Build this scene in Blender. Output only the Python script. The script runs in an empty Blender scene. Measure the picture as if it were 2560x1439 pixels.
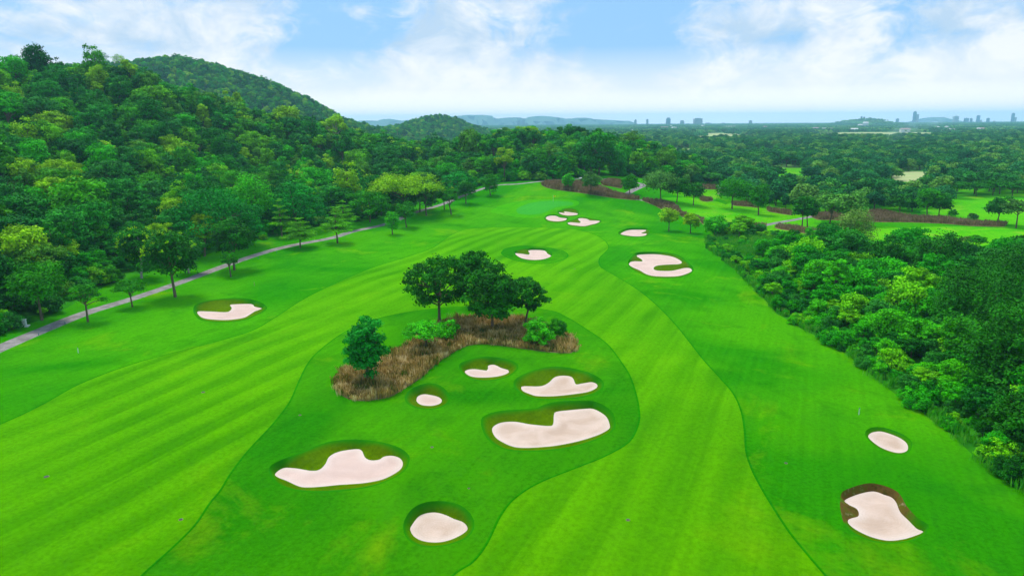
import bpy, math, random, time
import numpy as np
from mathutils import Vector, Matrix
from mathutils.geometry import delaunay_2d_cdt
T0 = time.time()
def log(*a): print('[%.1f]' % (time.time() - T0), *a, flush=True)
R = np.random.default_rng(7)
random.seed(7)
sc = bpy.context.scene
COL = sc.collection

# ------------------------------------------------------------------ camera
F = 1706.7; CX, CY = 1280.0, 719.5; H = 35.0
HOR = 305.5                                   # row of the true horizon at the centre column
PITCH = math.atan((CY - HOR) / F); ROLL = 0.0065
ct, st = math.cos(PITCH), math.sin(PITCH)
Fw = np.array([0, ct, -st]); U0 = np.array([0, st, ct]); R0 = np.array([1.0, 0, 0])
Rt = math.cos(ROLL) * R0 - math.sin(ROLL) * U0
Up = math.cos(ROLL) * U0 + math.sin(ROLL) * R0
CAM = np.array([0, 0, H])
cam = bpy.data.cameras.new('camera'); camo = bpy.data.objects.new('camera', cam); COL.objects.link(camo)
cam.sensor_width = 36; cam.lens = F / 2560 * 36; cam.clip_start = 1; cam.clip_end = 90000
M = Matrix(((Rt[0], Up[0], -Fw[0], 0), (Rt[1], Up[1], -Fw[1], 0), (Rt[2], Up[2], -Fw[2], H), (0, 0, 0, 1)))
camo.matrix_world = M
sc.camera = camo

def ray(u, v):
    u = np.atleast_1d(np.asarray(u, float)); v = np.atleast_1d(np.asarray(v, float))
    return (u - CX)[:, None] * Rt + (CY - v)[:, None] * Up + F * Fw
def zat(u, v, Y):
    d = ray(u, v)[0]; t = Y / d[1]; return d[0] * t, Y, H + d[2] * t
def project(X, Y, Z):
    p = np.stack([X, Y, Z - H], -1)
    w = p @ Fw
    return CX + F * (p @ Rt) / w, CY - F * (p @ Up) / w, w

# ------------------------------------------------------------------ terrain
def S(t):
    t = np.clip(t, 0, 1); return t * t * (3 - 2 * t)
TH = 9.0
ctrl = []
def cz(X, Y, Z): ctrl.append((X, Y, Z))
def cr(u, v, Y, drop=TH + 4):
    x, y, z = zat(u, v, Y); ctrl.append((x, y, z - drop))
# open course, flat
for X, Y in [(0,20),(-40,40),(40,40),(0,70),(-40,90),(50,90),(90,60),(-70,60),(0,120),(-50,140),(60,140),(110,120),(0,170),(-50,190),(50,170),
             (100,180),(160,170),(0,215),(-30,225),(40,215),(75,225),(130,230),(200,230),(-76,110),(-78,150),(-60,190),(160,90),(250,150),(300,260),
             (220,300),(150,290),(110,330),(170,400),(260,420),(380,400),(120,450),(200,540),(360,560),(100,620),(520,600),(0,700),(300,760),(-150,760),(600,800),(-60,20),(0,-60),(120,-40),(-110,-60),(105,270)]:
    cz(X, Y, 0)
for X, Y in [(-86,111),(-91,150),(-84,179),(-84,60),(-75,0)]: cz(X, Y, .6)
cz(-60,236,1.2); cz(-45,222,.5); cz(-30,262,2.8); cz(-16,306,6.2)
# raised end of the hole
for X, Y, Z in [(8,238,0.3),(40,238,.3),(22,252,1.5),(0,262,2.5),(25,270,4),(45,268,3.4),(20,288,6.3),(45,288,5.6),(0,288,4.8),(18,306,8.3),(38,308,8.3),(56,298,6.2),
                (72,290,3.6),(75,318,5),(60,330,8),(90,300,1.4),(90,345,3.4),(72,262,1.2)]: cz(X, Y, Z)
# wooded hill behind the green
for X, Y, Z in [(0,345,9),(30,350,11),(60,360,11),(0,385,15),(30,400,17),(62,400,14.5),(88,385,6),(20,440,18),(-22,435,15),(60,440,16),(95,440,6.5),(20,510,8),(-40,570,2),(80,520,4),
                (-50,340,6),(-85,380,16),(-42,400,9),(-55,460,9),(-62,530,6)]: cz(X, Y, Z)
# left hill: ridge from the skyline, mid slope, back
for u, v, Y in [(-300,155,300),(0,152,330),(150,146,335),(260,160,345),(386,170,352),(470,207,365),(524,238,378),(598,257,390),(672,277,405),(739,292,420),(830,312,440)]:
    cr(u, v, Y)
for u, v, Y in [(0,390,215),(200,390,225),(0,250,275),(250,270,290),(400,350,280),(550,380,300),(700,385,330),(450,440,245),(620,455,270),(-200,400,180)]:
    cr(u, v, Y, 9)
for X, Y, Z in [(-230,100,46),(-150,60,26),(-330,200,62),(-420,300,58),(-250,470,40),(-380,480,34),(-180,560,14),(-300,700,2),(-200,0,40)]: cz(X, Y, Z)
ctrl = np.array(ctrl)
CSH = 14.0
def phi(X, Y):
    d2 = (X[:, None] - ctrl[None, :, 0]) ** 2 + (Y[:, None] - ctrl[None, :, 1]) ** 2
    return np.sqrt(d2 + CSH ** 2)
K = phi(ctrl[:, 0], ctrl[:, 1])
W = np.linalg.solve(K - 0.6 * np.eye(len(ctrl)), ctrl[:, 2])   # light smoothing (the kernel is conditionally negative)
h2x, h2z = [], []
for u, v in [(350,150),(400,140),(430,137),(480,142),(520,152),(600,176),(650,193),(700,214),(760,243),(800,268),(835,290)]:
    x, y, z = zat(u, v, 1000); h2x.append(x); h2z.append(z - 13)
h2x = [-900, -700] + h2x + [-215, -150]; h2z = [60, 100] + h2z + [22, 0]
h3x, h3z = [], []
for u, v in [(940,326),(1000,314),(1035,301),(1065,290),(1100,286),(1140,293),(1170,307),(1205,318),(1250,330)]:
    x, y, z = zat(u, v, 1500); h3x.append(x); h3z.append(max(z - 12, 0))
h3x = [h3x[0] - 80] + h3x + [h3x[-1] + 60]; h3z = [0] + h3z + [0]
h4x = []; h4z = []
for u, v in [(2092,321),(2110,318),(2132,310),(2150,303),(2163,299.5),(2174,304),(2188,312),(2202,320)]:
    x, y, z = zat(u, v - 3, 4300); h4x.append(x); h4z.append(max(z, 0))
def noise2(X, Y):
    return (np.sin(X * .071 + 1.3) * np.cos(Y * .057 + .4) + .6 * np.sin(X * .031 - Y * .043) + .5 * np.cos(X * .11 + Y * .09 + 2)) / 2.1
def base(X, Y):
    X = np.asarray(X, float).ravel(); Y = np.asarray(Y, float).ravel()
    z = np.zeros_like(X)
    near = (Y < 900) & (Y > -120) & (np.abs(X) < 900)
    idx = np.where(near)[0]
    for c in range(0, len(idx), 20000):
        i = idx[c:c + 20000]; z[i] = phi(X[i], Y[i]) @ W
    fade = (1 - S((Y - 640) / 220)) * (1 - S((np.abs(X) - 560) / 300)) * S((Y + 110) / 60)
    z = z * fade
    z = np.where(np.abs(z) < 0.0, 0, z)
    z += .38 * noise2(X, Y) * (1 - S((Y - 1200) / 800))
    z += np.interp(X, h2x, h2z) * np.where(Y < 1000, np.exp(-((Y - 1000) / 190.) ** 2), np.exp(-((Y - 1000) / 300.) ** 2))
    z += np.interp(X, h3x, h3z) * np.exp(-((Y - 1500) / 170.) ** 2)
    z += np.interp(X, h4x, h4z, left=0, right=0) * np.exp(-((Y - 4300) / 260.) ** 2)
    return z
def P(u, v):
    """points of the picture -> where those rays meet the ground"""
    d = ray(u, v); d = d / d[:, 1:2]
    n = len(d); y = np.full(n, 30.0); done = np.zeros(n, bool); lo = y.copy(); hi = np.full(n, 9000.0)
    while (~done).any() and y.min() < 9000:
        yn = np.where(done, y, y * 1.012)
        z = base(d[:, 0] * yn, yn)
        hit = (~done) & (H + d[:, 2] * yn <= z)
        lo = np.where(hit, y, lo); hi = np.where(hit, yn, hi)
        done |= hit; y = yn
        if yn[~done].min(initial=1e9) > 9000: break
    for _ in range(14):
        m = (lo + hi) / 2; b = H + d[:, 2] * m <= base(d[:, 0] * m, m)
        hi = np.where(b, m, hi); lo = np.where(b, lo, m)
    m = (lo + hi) / 2
    return np.stack([d[:, 0] * m, m], 1)
def PL(pts, s=1.0, ox=0, oy=0):
    a = np.array(pts, float); return np.stack([a[:, 0] * s + ox, a[:, 1] * s + oy], 1)
def dense(poly, step, closed=True):
    """smooth (Catmull-Rom) and resample"""
    a = np.asarray(poly, float); n = len(a); out = []
    rng = range(n) if closed else range(n - 1)
    for i in rng:
        if closed: p0, p1, p2, p3 = a[i - 1], a[i], a[(i + 1) % n], a[(i + 2) % n]
        else: p0, p1, p2, p3 = a[max(i - 1, 0)], a[i], a[i + 1], a[min(i + 2, n - 1)]
        L = np.linalg.norm(p2 - p1); k = max(1, int(L / step))
        for j in range(k):
            t = j / k
            out.append(.5 * ((2 * p1) + (-p0 + p2) * t + (2 * p0 - 5 * p1 + 4 * p2 - p3) * t * t + (-p0 + 3 * p1 - 3 * p2 + p3) * t ** 3))
    if not closed: out.append(a[-1])
    return np.array(out)
def inside(X, Y, poly):
    X = np.asarray(X); Y = np.asarray(Y); r = np.zeros(X.shape, bool)
    b = (X >= poly[:, 0].min()) & (X <= poly[:, 0].max()) & (Y >= poly[:, 1].min()) & (Y <= poly[:, 1].max())
    i = np.where(b)[0]
    if not len(i): return r
    x = X[i]; y = Y[i]; c = np.zeros(len(i), bool)
    x0, y0 = poly[:, 0], poly[:, 1]; x1, y1 = np.roll(x0, -1), np.roll(y0, -1)
    for a, b_, c_, d_ in zip(x0, y0, x1, y1):
        if b_ == d_: continue
        k = ((b_ > y) != (d_ > y)) & (x < (c_ - a) * (y - b_) / (d_ - b_) + a)
        c ^= k
    r[i] = c
    return r
def dist_poly(X, Y, poly, closed=True):
    x0 = poly[:, 0]; y0 = poly[:, 1]
    if closed: x1, y1 = np.roll(x0, -1), np.roll(y0, -1)
    else: x0, y0, x1, y1 = x0[:-1], y0[:-1], poly[1:, 0], poly[1:, 1]
    best = np.full(len(X), 1e9)
    for a, b, c, d in zip(x0, y0, x1, y1):
        dx, dy = c - a, d - b; L = dx * dx + dy * dy + 1e-12
        t = np.clip(((X - a) * dx + (Y - b) * dy) / L, 0, 1)
        best = np.minimum(best, (X - a - t * dx) ** 2 + (Y - b - t * dy) ** 2)
    return np.sqrt(best)

# ------------------------------------------------------------------ traced shapes (ground outlines)
fair_px = [(-420,1235),(-150,1120),(0,1060),(101,1013),(202,958),(336,908),(504,863),(622,829),(689,792),(756,749),(830,712),(928,670),(1015,643),(1080,620),(1122,591),
           (1163,574),(1220,569),(1310,568),(1399,570),(1446,575),(1493,589),(1516,606),(1522,618),(1514,630),(1501,642),(1497,655),(1503,668),(1528,683),(1575,711),(1610,735),(1650,770),
           (1690,812),(1730,862),(1760,900),(1800,944),(1834,984),(1854,1030),(1862,1080),(1866,1130),(1881,1175),(1900,1212),(1918,1243),(1969,1323),(2019,1385),(2065,1439),(2200,1600),(2330,1760),
           (-900,1760)]
isle_px = [(353,1439),(430,1369),(487,1312),(524,1258),(551,1225),(578,1181),(622,1124),(679,1063),(723,1006),(746,956),(772,905),(808,868),(870,825),(944,796),(1045,776),(1150,766),(1260,763),(1371,775),
           (1412,790),(1462,820),(1516,858),(1549,899),(1575,940),(1590,985),(1597,1020),(1597,1055),(1573,1103),(1511,1140),(1449,1165),(1345,1207),(1283,1248),(1250,1290),(1234,1323),(1213,1364),(1180,1405),
           (1130,1439),(1000,1560),(880,1760),(40,1760),(200,1590)]
c2 = (.4141, 600, 950); c1 = (.3359, 800, 560); c2l = (.3359, 0, 480); c5 = (.2347, 1200, 430); c3b = (.3359, 1700, 900); cr5 = (.2344, 1500, 230); cr6 = (.2344, 1960, 230); c7 = (.3359, 1700, 430); c3 = (.3359, 800, 230)
BUNK = [
 dict(c=c2, d=1.1, sand=[(212,565),(260,530),(330,530),(430,545),(480,538),(515,505),(540,460),(600,430),(700,415),(735,425),(755,465),(790,482),(840,478),(870,460),(920,455),(965,470),(983,500),(970,535),(920,570),(850,600),(740,620),(600,630),(500,640),(420,645),(360,640),(280,605),(230,585)],
      rim=[(175,540),(190,510),(260,475),(400,420),(500,380),(600,360),(720,357),(850,372),(950,400),(1010,440),(1025,480),(1000,540),(930,590),(800,640),(650,665),(500,675),(350,668),(240,635),(190,590)],
      label='large bunker with a scalloped sand edge, at the lower left, nearest of the wide ones'),
 dict(c=c2, d=1.1, sand=[(1028,900),(1040,870),(1075,825),(1120,803),(1180,797),(1240,812),(1290,835),(1345,855),(1372,885),(1365,910),(1310,945),(1240,970),(1170,977),(1100,967),(1050,940)],
      rim=[(985,880),(1010,810),(1060,760),(1130,733),(1220,728),(1310,745),(1370,780),(1410,840),(1410,900),(1370,950),(1290,985),(1190,1005),(1090,1000),(1010,955)],
      label='round bunker at the bottom centre with raked sand and a dark grass bank above it'),
 dict(c=c2, d=1.2, sand=[(1522,300),(1535,275),(1580,255),(1660,250),(1750,265),(1860,275),(1890,265),(1895,210),(1910,190),(1990,180),(2080,172),(2130,172),(2180,195),(2215,225),(2232,270),(2225,295),(2160,330),(2050,365),(1930,390),(1850,400),(1730,407),(1650,400),(1580,370),(1540,340)],
      rim=[(1455,240),(1480,210),(1560,185),(1680,175),(1780,168),(1840,145),(1920,128),(2050,122),(2150,132),(2220,165),(2258,210),(2268,265),(2252,305),(2180,348),(2050,395),(1900,422),(1730,430),(1600,418),(1510,370),(1465,305)],
      label='largest bunker, two raked sand basins joined in one, below the peaked bunker'),
 dict(c=c1, d=1.1, sand=[(1497,1215),(1520,1205),(1640,1205),(1700,1180),(1745,1140),(1800,1127),(1860,1132),(1885,1150),(1905,1190),(1950,1185),(2020,1175),(2060,1190),(2060,1215),(2000,1245),(1900,1262),(1750,1278),(1620,1278),(1560,1262),(1510,1240)],
      rim=[(1440,1180),(1470,1140),(1560,1095),(1680,1062),(1800,1060),(1920,1080),(2030,1115),(2100,1160),(2113,1205),(2070,1250),(1960,1287),(1800,1303),(1640,1303),(1530,1280),(1460,1230)],
      label='bunker whose sand rises to a peak in the middle, just above the largest bunker'),
 dict(c=c1, d=1.0, sand=[(1078,1100),(1100,1083),(1150,1078),(1240,1088),(1252,1075),(1250,1055),(1280,1045),(1310,1050),(1350,1070),(1400,1085),(1407,1100),(1370,1120),(1300,1135),(1200,1140),(1120,1130)],
      rim=[(1035,1050),(1060,1025),(1150,995),(1250,985),(1350,995),(1440,1020),(1475,1050),(1465,1090),(1400,1135),(1300,1162),(1180,1165),(1090,1138),(1045,1088)],
      label='small boomerang shaped bunker right in front of the brown grass bed'),
 dict(c=c1, d=1.1, sand=[(718,1305),(730,1280),(770,1265),(820,1270),(880,1285),(907,1310),(890,1335),(830,1350),(760,1345),(725,1325)],
      rim=[(630,1290),(660,1240),(730,1200),(800,1182),(870,1190),(930,1225),(965,1280),(962,1325),(905,1362),(820,1378),(720,1368),(650,1335)],
      label='smallest round pit of sand beside the left tip of the brown grass bed'),
 dict(c=c2l, d=1.2, sand=[(1473,888),(1560,888),(1680,893),(1715,880),(1725,860),(1712,842),(1740,835),(1870,833),(1895,852),(1955,868),(1900,885),(1860,910),(1810,935),(1700,950),(1600,948),(1520,938),(1480,915)],
      rim=[(1440,860),(1470,830),(1560,805),(1680,790),(1800,788),(1920,810),(1985,850),(1970,885),(1900,920),(1830,950),(1700,968),(1580,966),(1490,950),(1445,905)],
      label='lone bunker on the left between the cart path and the striped fairway'),
 dict(c=c5, d=1.0, sand=[(376,865),(440,870),(520,880),(532,865),(512,840),(530,832),(600,830),(690,838),(720,870),(762,897),(720,915),(640,932),(540,933),(450,918),(395,890)],
      rim=[(330,850),(400,818),(500,808),(620,812),(720,835),(790,880),(780,908),(700,938),(560,952),(430,938),(350,895)],
      label='bunker ringed by an oval of rough in the middle of the far fairway'),
 dict(c=c5, d=.4, rim=[(920,548),(940,525),(1010,500),(1040,485),(1100,478),(1170,490),(1240,503),(1294,513),(1292,530),(1245,557),(1180,574),(1110,589),(1030,584),(950,572)], sand=[(933,545),(960,535),(1060,543),(1075,535),(1045,500),(1080,492),(1140,500),(1170,515),(1275,522),(1240,545),(1180,560),(1110,575),(1030,570),(960,560)],
      label='notched bunker, lowest of the three beside the green'),
 dict(c=c5, d=.35, rim=[(822,425),(865,408),(888,393),(930,386),(1000,391),(1052,415),(1059,447),(1035,465),(990,473),(925,475),(855,462)], sand=[(840,425),(895,430),(905,420),(890,405),(930,400),(990,405),(1040,425),(1040,445),(990,458),(930,460),(870,448)],
      label='bunker nearest the green, highest of the three beside it'),
 dict(c=c5, d=.35, rim=[(683,493),(700,468),(750,453),(815,454),(870,473),(932,480),(944,498),(925,519),(865,536),(790,538),(712,527)], sand=[(700,490),(715,475),(760,465),(810,468),(850,485),(925,495),(915,510),(860,522),(790,523),(730,512)],
      label='teardrop bunker, left one of the three beside the green'),
 dict(c=c5, d=1.0, rim=[(1462,645),(1530,610),(1640,595),(1790,598),(1820,630),(1800,672),(1730,692),(1640,694),(1530,684),(1475,665)],
      sand=[(1497,660),(1560,625),(1640,615),(1770,618),(1765,628),(1715,650),(1740,655),(1775,655),(1770,670),(1720,682),(1640,683),(1550,672)],
      label='small bunker with a hook at its right end, alone beyond the C shaped one'),
 dict(c=c5, d=1.1, sand=[(1585,980),(1600,960),(1640,950),(1730,950),(1715,925),(1670,895),(1700,880),(1850,875),(1960,885),(2060,905),(2130,940),(2150,965),(2110,980),(1990,985),(1890,995),(1850,1015),(1850,1035),(1900,1050),(2030,1052),(2120,1035),(2180,1022),(2240,1025),(2257,1050),(2230,1070),(2120,1105),(1980,1112),(1850,1105),(1770,1085),(1700,1045),(1620,1010)],
      rim=[(1560,980),(1590,925),(1630,885),(1680,858),(1850,848),(2000,856),(2120,883),(2190,925),(2210,965),(2275,1012),(2288,1055),(2240,1092),(2100,1128),(1950,1131),(1820,1122),(1700,1078),(1600,1028)],
      label='C shaped bunker curling round a tongue of grass on the right side'),
 dict(c=c3b, d=.7, rim=[(1385,568),(1400,535),(1450,515),(1510,513),(1580,535),(1655,568),(1705,608),(1718,655),(1700,690),(1645,702),(1570,693),(1490,662),(1425,618)],
      sand=[(1402,570),(1415,545),(1450,532),(1500,530),(1570,550),(1640,580),(1685,615),(1697,650),(1685,675),(1640,688),(1580,680),(1500,650),(1440,610)],
      label='plain oval bunker on the right close to the shrub belt'),
 dict(c=c3b, d=1.2, dirt=1, sand=[(1222,1045),(1300,1005),(1400,978),(1460,978),(1520,1000),(1575,1020),(1610,1060),(1640,1130),(1700,1190),(1760,1250),(1810,1275),(1760,1300),(1660,1330),(1550,1340),(1430,1315),(1320,1265),(1260,1220),(1250,1190),(1275,1175),(1325,1160),(1330,1130),(1310,1100),(1260,1075)],
      rim=[(1195,1030),(1210,990),(1270,950),(1350,922),(1430,918),(1500,935),(1560,970),(1625,1030),(1680,1080),(1730,1160),(1800,1230),(1840,1275),(1790,1320),(1660,1355),(1530,1362),(1400,1338),(1290,1288),(1225,1225),(1200,1140),(1190,1080)],
      label='bunker at the lower right with a brown earth bank along its top'),
]
for b in BUNK:
    s_, ox, oy = b['c']
    sp = dense(PL(b['sand'], s_, ox, oy), 3.0)
    if 'rim' in b: rp = dense(PL(b['rim'], s_, ox, oy), 4.0)
    else:
        c = sp.mean(0); hull = []
        q = PL(b['sand'], s_, ox, oy); g = 3.5
        for k in range(20):
            a = 2 * math.pi * k / 20; dv = np.array([math.cos(a), math.sin(a)])
            hull.append(c + dv * ((q - c) @ dv).max() * np.array([1, 1]) + dv * np.array([g * 1.6, g]))
        hull = np.array(hull); rp = dense(hull, 3.0)
    b['rimw'] = P(rp[:, 0], rp[:, 1])
    # the sand lies b['d'] below the turf: meet the rays with the lowered surface, as deep as the bank allows
    d = ray(sp[:, 0], sp[:, 1]); d = d / d[:, 1:2]
    w = P(sp[:, 0], sp[:, 1])
    for _try in range(30):
        y = w[:, 1].copy()
        for _ in range(10): y = (base(d[:, 0] * y, y) - b['d'] - H) / d[:, 2]
        X_, Y_ = d[:, 0] * y, y
        if inside(X_, Y_, b['rimw']).all() and dist_poly(X_, Y_, b['rimw']).min() > max(.18, .3 * b['d']): break
        if _try > 4: break
        b['d'] *= .9
    sw = np.stack([X_, Y_], 1); need = max(.3, .38 * b['d'])
    for _ in range(40):                                   # let the rim give way where the sand comes too close
        q = b['rimw']; bad = inside(q[:, 0], q[:, 1], sw) | (dist_poly(q[:, 0], q[:, 1], sw) < need)
        if not bad.any(): break
        t_ = np.roll(q, -2, 0) - np.roll(q, 2, 0); t_ /= np.linalg.norm(t_, axis=1)[:, None] + 1e-9; nn_ = np.stack([t_[:, 1], -t_[:, 0]], 1)
        if ((q - q.mean(0)) * nn_).sum() < 0: nn_ = -nn_
        w_ = bad.astype(float)
        for _k in range(6): w_ = np.maximum(w_, .0) * .5 + .25 * (np.roll(w_, 1) + np.roll(w_, -1))
        q = q + nn_ * (w_ * .16)[:, None]; b['rimw'] = q * .6 + .2 * (np.roll(q, 1, 0) + np.roll(q, -1, 0))
    b['sandw'] = np.stack([X_, Y_], 1)
    print('bunker depth', round(b['d'], 2), _try)
log('bunkers')
def W_(px, step=8, c=None):
    a = PL(px, *c) if c else np.array(px, float)
    a = dense(a, step); return P(a[:, 0], a[:, 1])
fairw = W_(fair_px, 10); islew = W_(isle_px, 10)
collarw = W_([(230,860),(260,820),(380,790),(500,785),(700,800),(880,840),(935,890),(880,935),(750,970),(600,975),(420,950),(290,910)], 6, c5)
greenw = W_([(380,410),(420,375),(520,335),(650,312),(800,308),(940,315),(1000,330),(985,350),(900,362),(800,380),(720,415),(650,440),(560,452),(460,450),(400,435)], 4, c5)
apronw = W_([(110,415),(200,365),(340,325),(520,298),(800,290),(1010,300),(1060,330),(1020,362),(900,385),(790,410),(700,460),(560,485),(400,480),(250,455),(150,435)], 5, c5)
# cart paths: centre lines
def ribbon(center, width):
    c = dense(center, 2.0, False); t = np.gradient(c, axis=0); t /= np.linalg.norm(t, axis=1)[:, None]
    n = np.stack([-t[:, 1], t[:, 0]], 1)
    return np.concatenate([c + n * width / 2, (c - n * width / 2)[::-1]]), c
def Pc(pts):
    a = np.array(pts, float); return P(a[:, 0], a[:, 1])
pathc = Pc([(-160,935),(-60,897),(0,870),(97,829),(215,782),(323,749),(433,712),(571,661),(689,623),(823,596),(884,578),(968,559),(1035,532),(1102,512),(1143,495),(1190,477),(1243,463),(1304,459)])
pathc = np.concatenate([pathc, [[24, 318], [38, 325], [50, 322], [60, 313]]]); q = Pc([(1566,487),(1603,500),(1640,503),(1692,513)]); pathc = np.concatenate([pathc, q])
pathw, pathcl = ribbon(pathc, 2.7)
path2w, _ = ribbon(Pc([(1880,572),(1936,558),(1999,547),(2030,541),(2060,530)]), 2.6)
beds_px = [
 (c1, [(110,1170),(150,1120),(230,1075),(350,1050),(480,1010),(560,950),(650,910),(760,850),(820,790),(950,730),(1100,700),(1400,700),(1600,740),(1850,840),(1900,890),(1910,935),(1870,958),(1700,952),(1500,925),(1250,895),(1100,905),(980,960),(850,1050),(740,1150),(600,1240),(500,1290),(300,1315),(180,1285),(120,1220)]),
 (c5, [(650,135),(700,115),(880,112),(1050,118),(1230,152),(1500,245),(1700,287),(1690,300),(1550,292),(1350,268),(1130,232),(940,207),(760,182),(680,155)]),
 (c5, [(1290,115),(1400,90),(1520,115),(1510,175),(1400,155),(1300,140)]),
 (c5, [(1720,300),(1850,310),(1980,330),(2110,390),(2120,462),(1950,405),(1850,355)]),
 (c5, [(2100,440),(2300,490),(2420,540),(2390,575),(2320,510),(2150,475)]),
 (cr6, [(300,1340),(430,1315),(580,1315),(940,1315),(1200,1315),(1350,1345),(1700,1358),(2000,1400),(2370,1418),(2350,1436),(2000,1430),(1700,1405),(1300,1390),(1000,1388),(560,1368),(350,1362)]),
 (c7, [(700,410),(850,420),(1000,450),(1180,465),(1180,482),(1000,468),(850,443),(720,422)]),
 (c7, [(640,280),(830,308),(830,322),(660,295)]),
 (c7, [(340,420),(480,400),(640,410),(620,440),(400,450)]),
 (c7, [(2110,600),(2280,612),(2280,636),(2120,622)]),
 (c7, [(150,200),(210,205),(250,212),(200,222),(150,212)]),
 (c7, [(1000,330),(1500,300),(1560,330),(1200,345)]),
 (cr5, [(1400,1195),(1580,1200),(1700,1235),(1560,1222),(1420,1210)]),
 (cr5, [(880,1010),(1280,1015),(1280,1040),(900,1030)]),
]
BEDS = [W_(p, 8, c) for c, p in beds_px]
forest_px = [(-500,1060),(-200,930),(-60,870),(0,838),(60,812),(100,800),(151,778),(210,745),(269,712),(350,684),(420,664),(487,645),(560,622),(628,605),(689,592),(780,570),(850,560),(928,549),(1000,530),(1060,505),(1110,488),(1160,478),(1190,468),(1250,456),(1310,453),(1355,452)]
fe = Pc(forest_px)
forestw = np.concatenate([fe, [[45, 334], [66, 338], [85, 345], [104, 370], [112, 440], [112, 520], [60, 640], [-120, 720], [-420, 760], [-900, 700], [-900, -100], [-150, -100]]])
belt_px = [(1767,596),(1771,622),(1814,652),(1851,689),(1902,736),(1942,783),(2002,820),(2070,854),(2137,901),(2180,938),(2238,984),(2271,1003),(2322,1043),(2389,1094),(2439,1144),(2506,1198),(2560,1232),(2720,1350),(2900,1480)]
bw = Pc(belt_px)
bk = Pc([(1790,586),(1860,584),(1960,588),(2080,596),(2150,618),(2250,640),(2330,650),(2400,652),(2480,655)])
beltw = np.concatenate([bk, [[165, 160], [190, 120], [170, 60], [120, 20]], bw[::-1]])
# clearings of turf in the plain
CLEAR = [W_(p, 8) for p in [
 [(1600,500),(1700,494),(1800,506),(1860,545),(1900,572),(1800,580),(1740,540),(1660,515)],
 [(1735,468),(1795,474),(1790,498),(1750,494)],
 [(1918,450),(1930,424),(2000,420),(2020,430),(2010,446),(1950,452)],
 [(1820,508),(1900,520),(2050,545),(2000,600),(1900,585),(1820,545)],
 [(2100,482),(2145,484),(2140,500),(2105,498)],
 [(2000,560),(2200,570),(2380,566),(2540,572),(3000,600),(3000,670),(2480,650),(2380,632),(2200,615),(2080,594),(1990,588)],
 [(2242,435),(2320,436),(2318,446),(2250,445)],
 [(2300,530),(2370,512),(2380,498),(2430,492),(2560,485),(3000,490),(3000,580),(2500,560),(2380,552)],
 [(1660,377),(1720,377),(1720,384),(1660,384)],
 [(2430,1000),(2440,1001),(2440,1002)],
]]
PALEF = [W_(p, 8) for p in [
 [(1738,335),(1850,335),(1885,350),(1725,355)], [(2050,333),(2340,332),(2390,346),(2030,349)], [(2236,431),(2326,432),(2326,452),(2240,452)], [(1655,373),(1728,373),(1732,394),(1652,394)],
 [(2090,478),(2150,480),(2145,500),(2098,500)], [(1480,345),(1580,344),(1590,356),(1485,357)], [(1950,371),(2010,371),(2020,384),(1945,384)]]]
log('outlines')

# ------------------------------------------------------------------ helpers
def tag(o, label=None, cat=None, group=None, kind=None):
    if label: o['label'] = label
    if cat: o['category'] = cat
    if group: o['group'] = group
    if kind: o['kind'] = kind
    return o
def mesh(name, V, Fc, mats, midx=None, smooth=False, attrs=None):
    me = bpy.data.meshes.new(name)
    V = np.asarray(V, np.float32); Fc = np.asarray(Fc, np.int32); n, k = Fc.shape
    me.vertices.add(len(V)); me.vertices.foreach_set('co', V.ravel())
    me.loops.add(n * k); me.loops.foreach_set('vertex_index', Fc.ravel())
    me.polygons.add(n); me.polygons.foreach_set('loop_start', np.arange(0, n * k, k, dtype=np.int32))
    me.polygons.foreach_set('loop_total', np.full(n, k, np.int32))
    for m in (mats if isinstance(mats, (list, tuple)) else [mats]): me.materials.append(m)
    if midx is not None: me.polygons.foreach_set('material_index', np.asarray(midx, np.int32))
    me.polygons.foreach_set('use_smooth', np.full(n, bool(smooth)))
    for kx, a in (attrs or {}).items():
        at = me.attributes.new(kx, 'FLOAT', 'POINT'); at.data.foreach_set('value', np.asarray(a, np.float32))
    me.update(); me.validate(clean_customdata=False)
    return me
def link(name, me, parent=None):
    o = bpy.data.objects.new(name, me); COL.objects.link(o)
    if parent: o.parent = parent
    return o
def empty(name, loc, rz=0):
    o = bpy.data.objects.new(name, None); o.location = loc; o.rotation_euler = (0, 0, rz); o.empty_display_size = .5; COL.objects.link(o); return o
def gz(x, y): return float(base(np.array([x]), np.array([y]))[0])

# ------------------------------------------------------------------ materials
def newmat(name):
    m = bpy.data.materials.new(name); m.use_nodes = True; nt = m.node_tree; nt.nodes.clear()
    return m, nt.nodes, nt.links
def N(ns, t, **kw):
    n = ns.new(t)
    for k, v in kw.items():
        if k.startswith('i_'):
            key = k[2:]; key = int(key) if key.isdigit() else key.replace('_', ' ')
            n.inputs[key].default_value = v
        else: setattr(n, k, v)
    return n
def mixc(ns, ls, a, b, f, mode='MIX'):
    m = ns.new('ShaderNodeMix'); m.data_type = 'RGBA'; m.blend_type = mode
    for sock, val in ((m.inputs[6], a), (m.inputs[7], b), (m.inputs[0], f)):
        if hasattr(val, 'is_output'): ls.new(val, sock)
        elif isinstance(val, (tuple, list)): sock.default_value = (*val, 1) if len(val) == 3 else val
        else: sock.default_value = val
    return m.outputs[2]
def mth(ns, ls, op, a, b=None, c=None, clamp=False):
    m = ns.new('ShaderNodeMath'); m.operation = op; m.use_clamp = clamp
    for i, val in enumerate((a, b, c)):
        if val is None: continue
        if hasattr(val, 'is_output'): ls.new(val, m.inputs[i])
        else: m.inputs[i].default_value = val
    return m.outputs[0]
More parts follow.
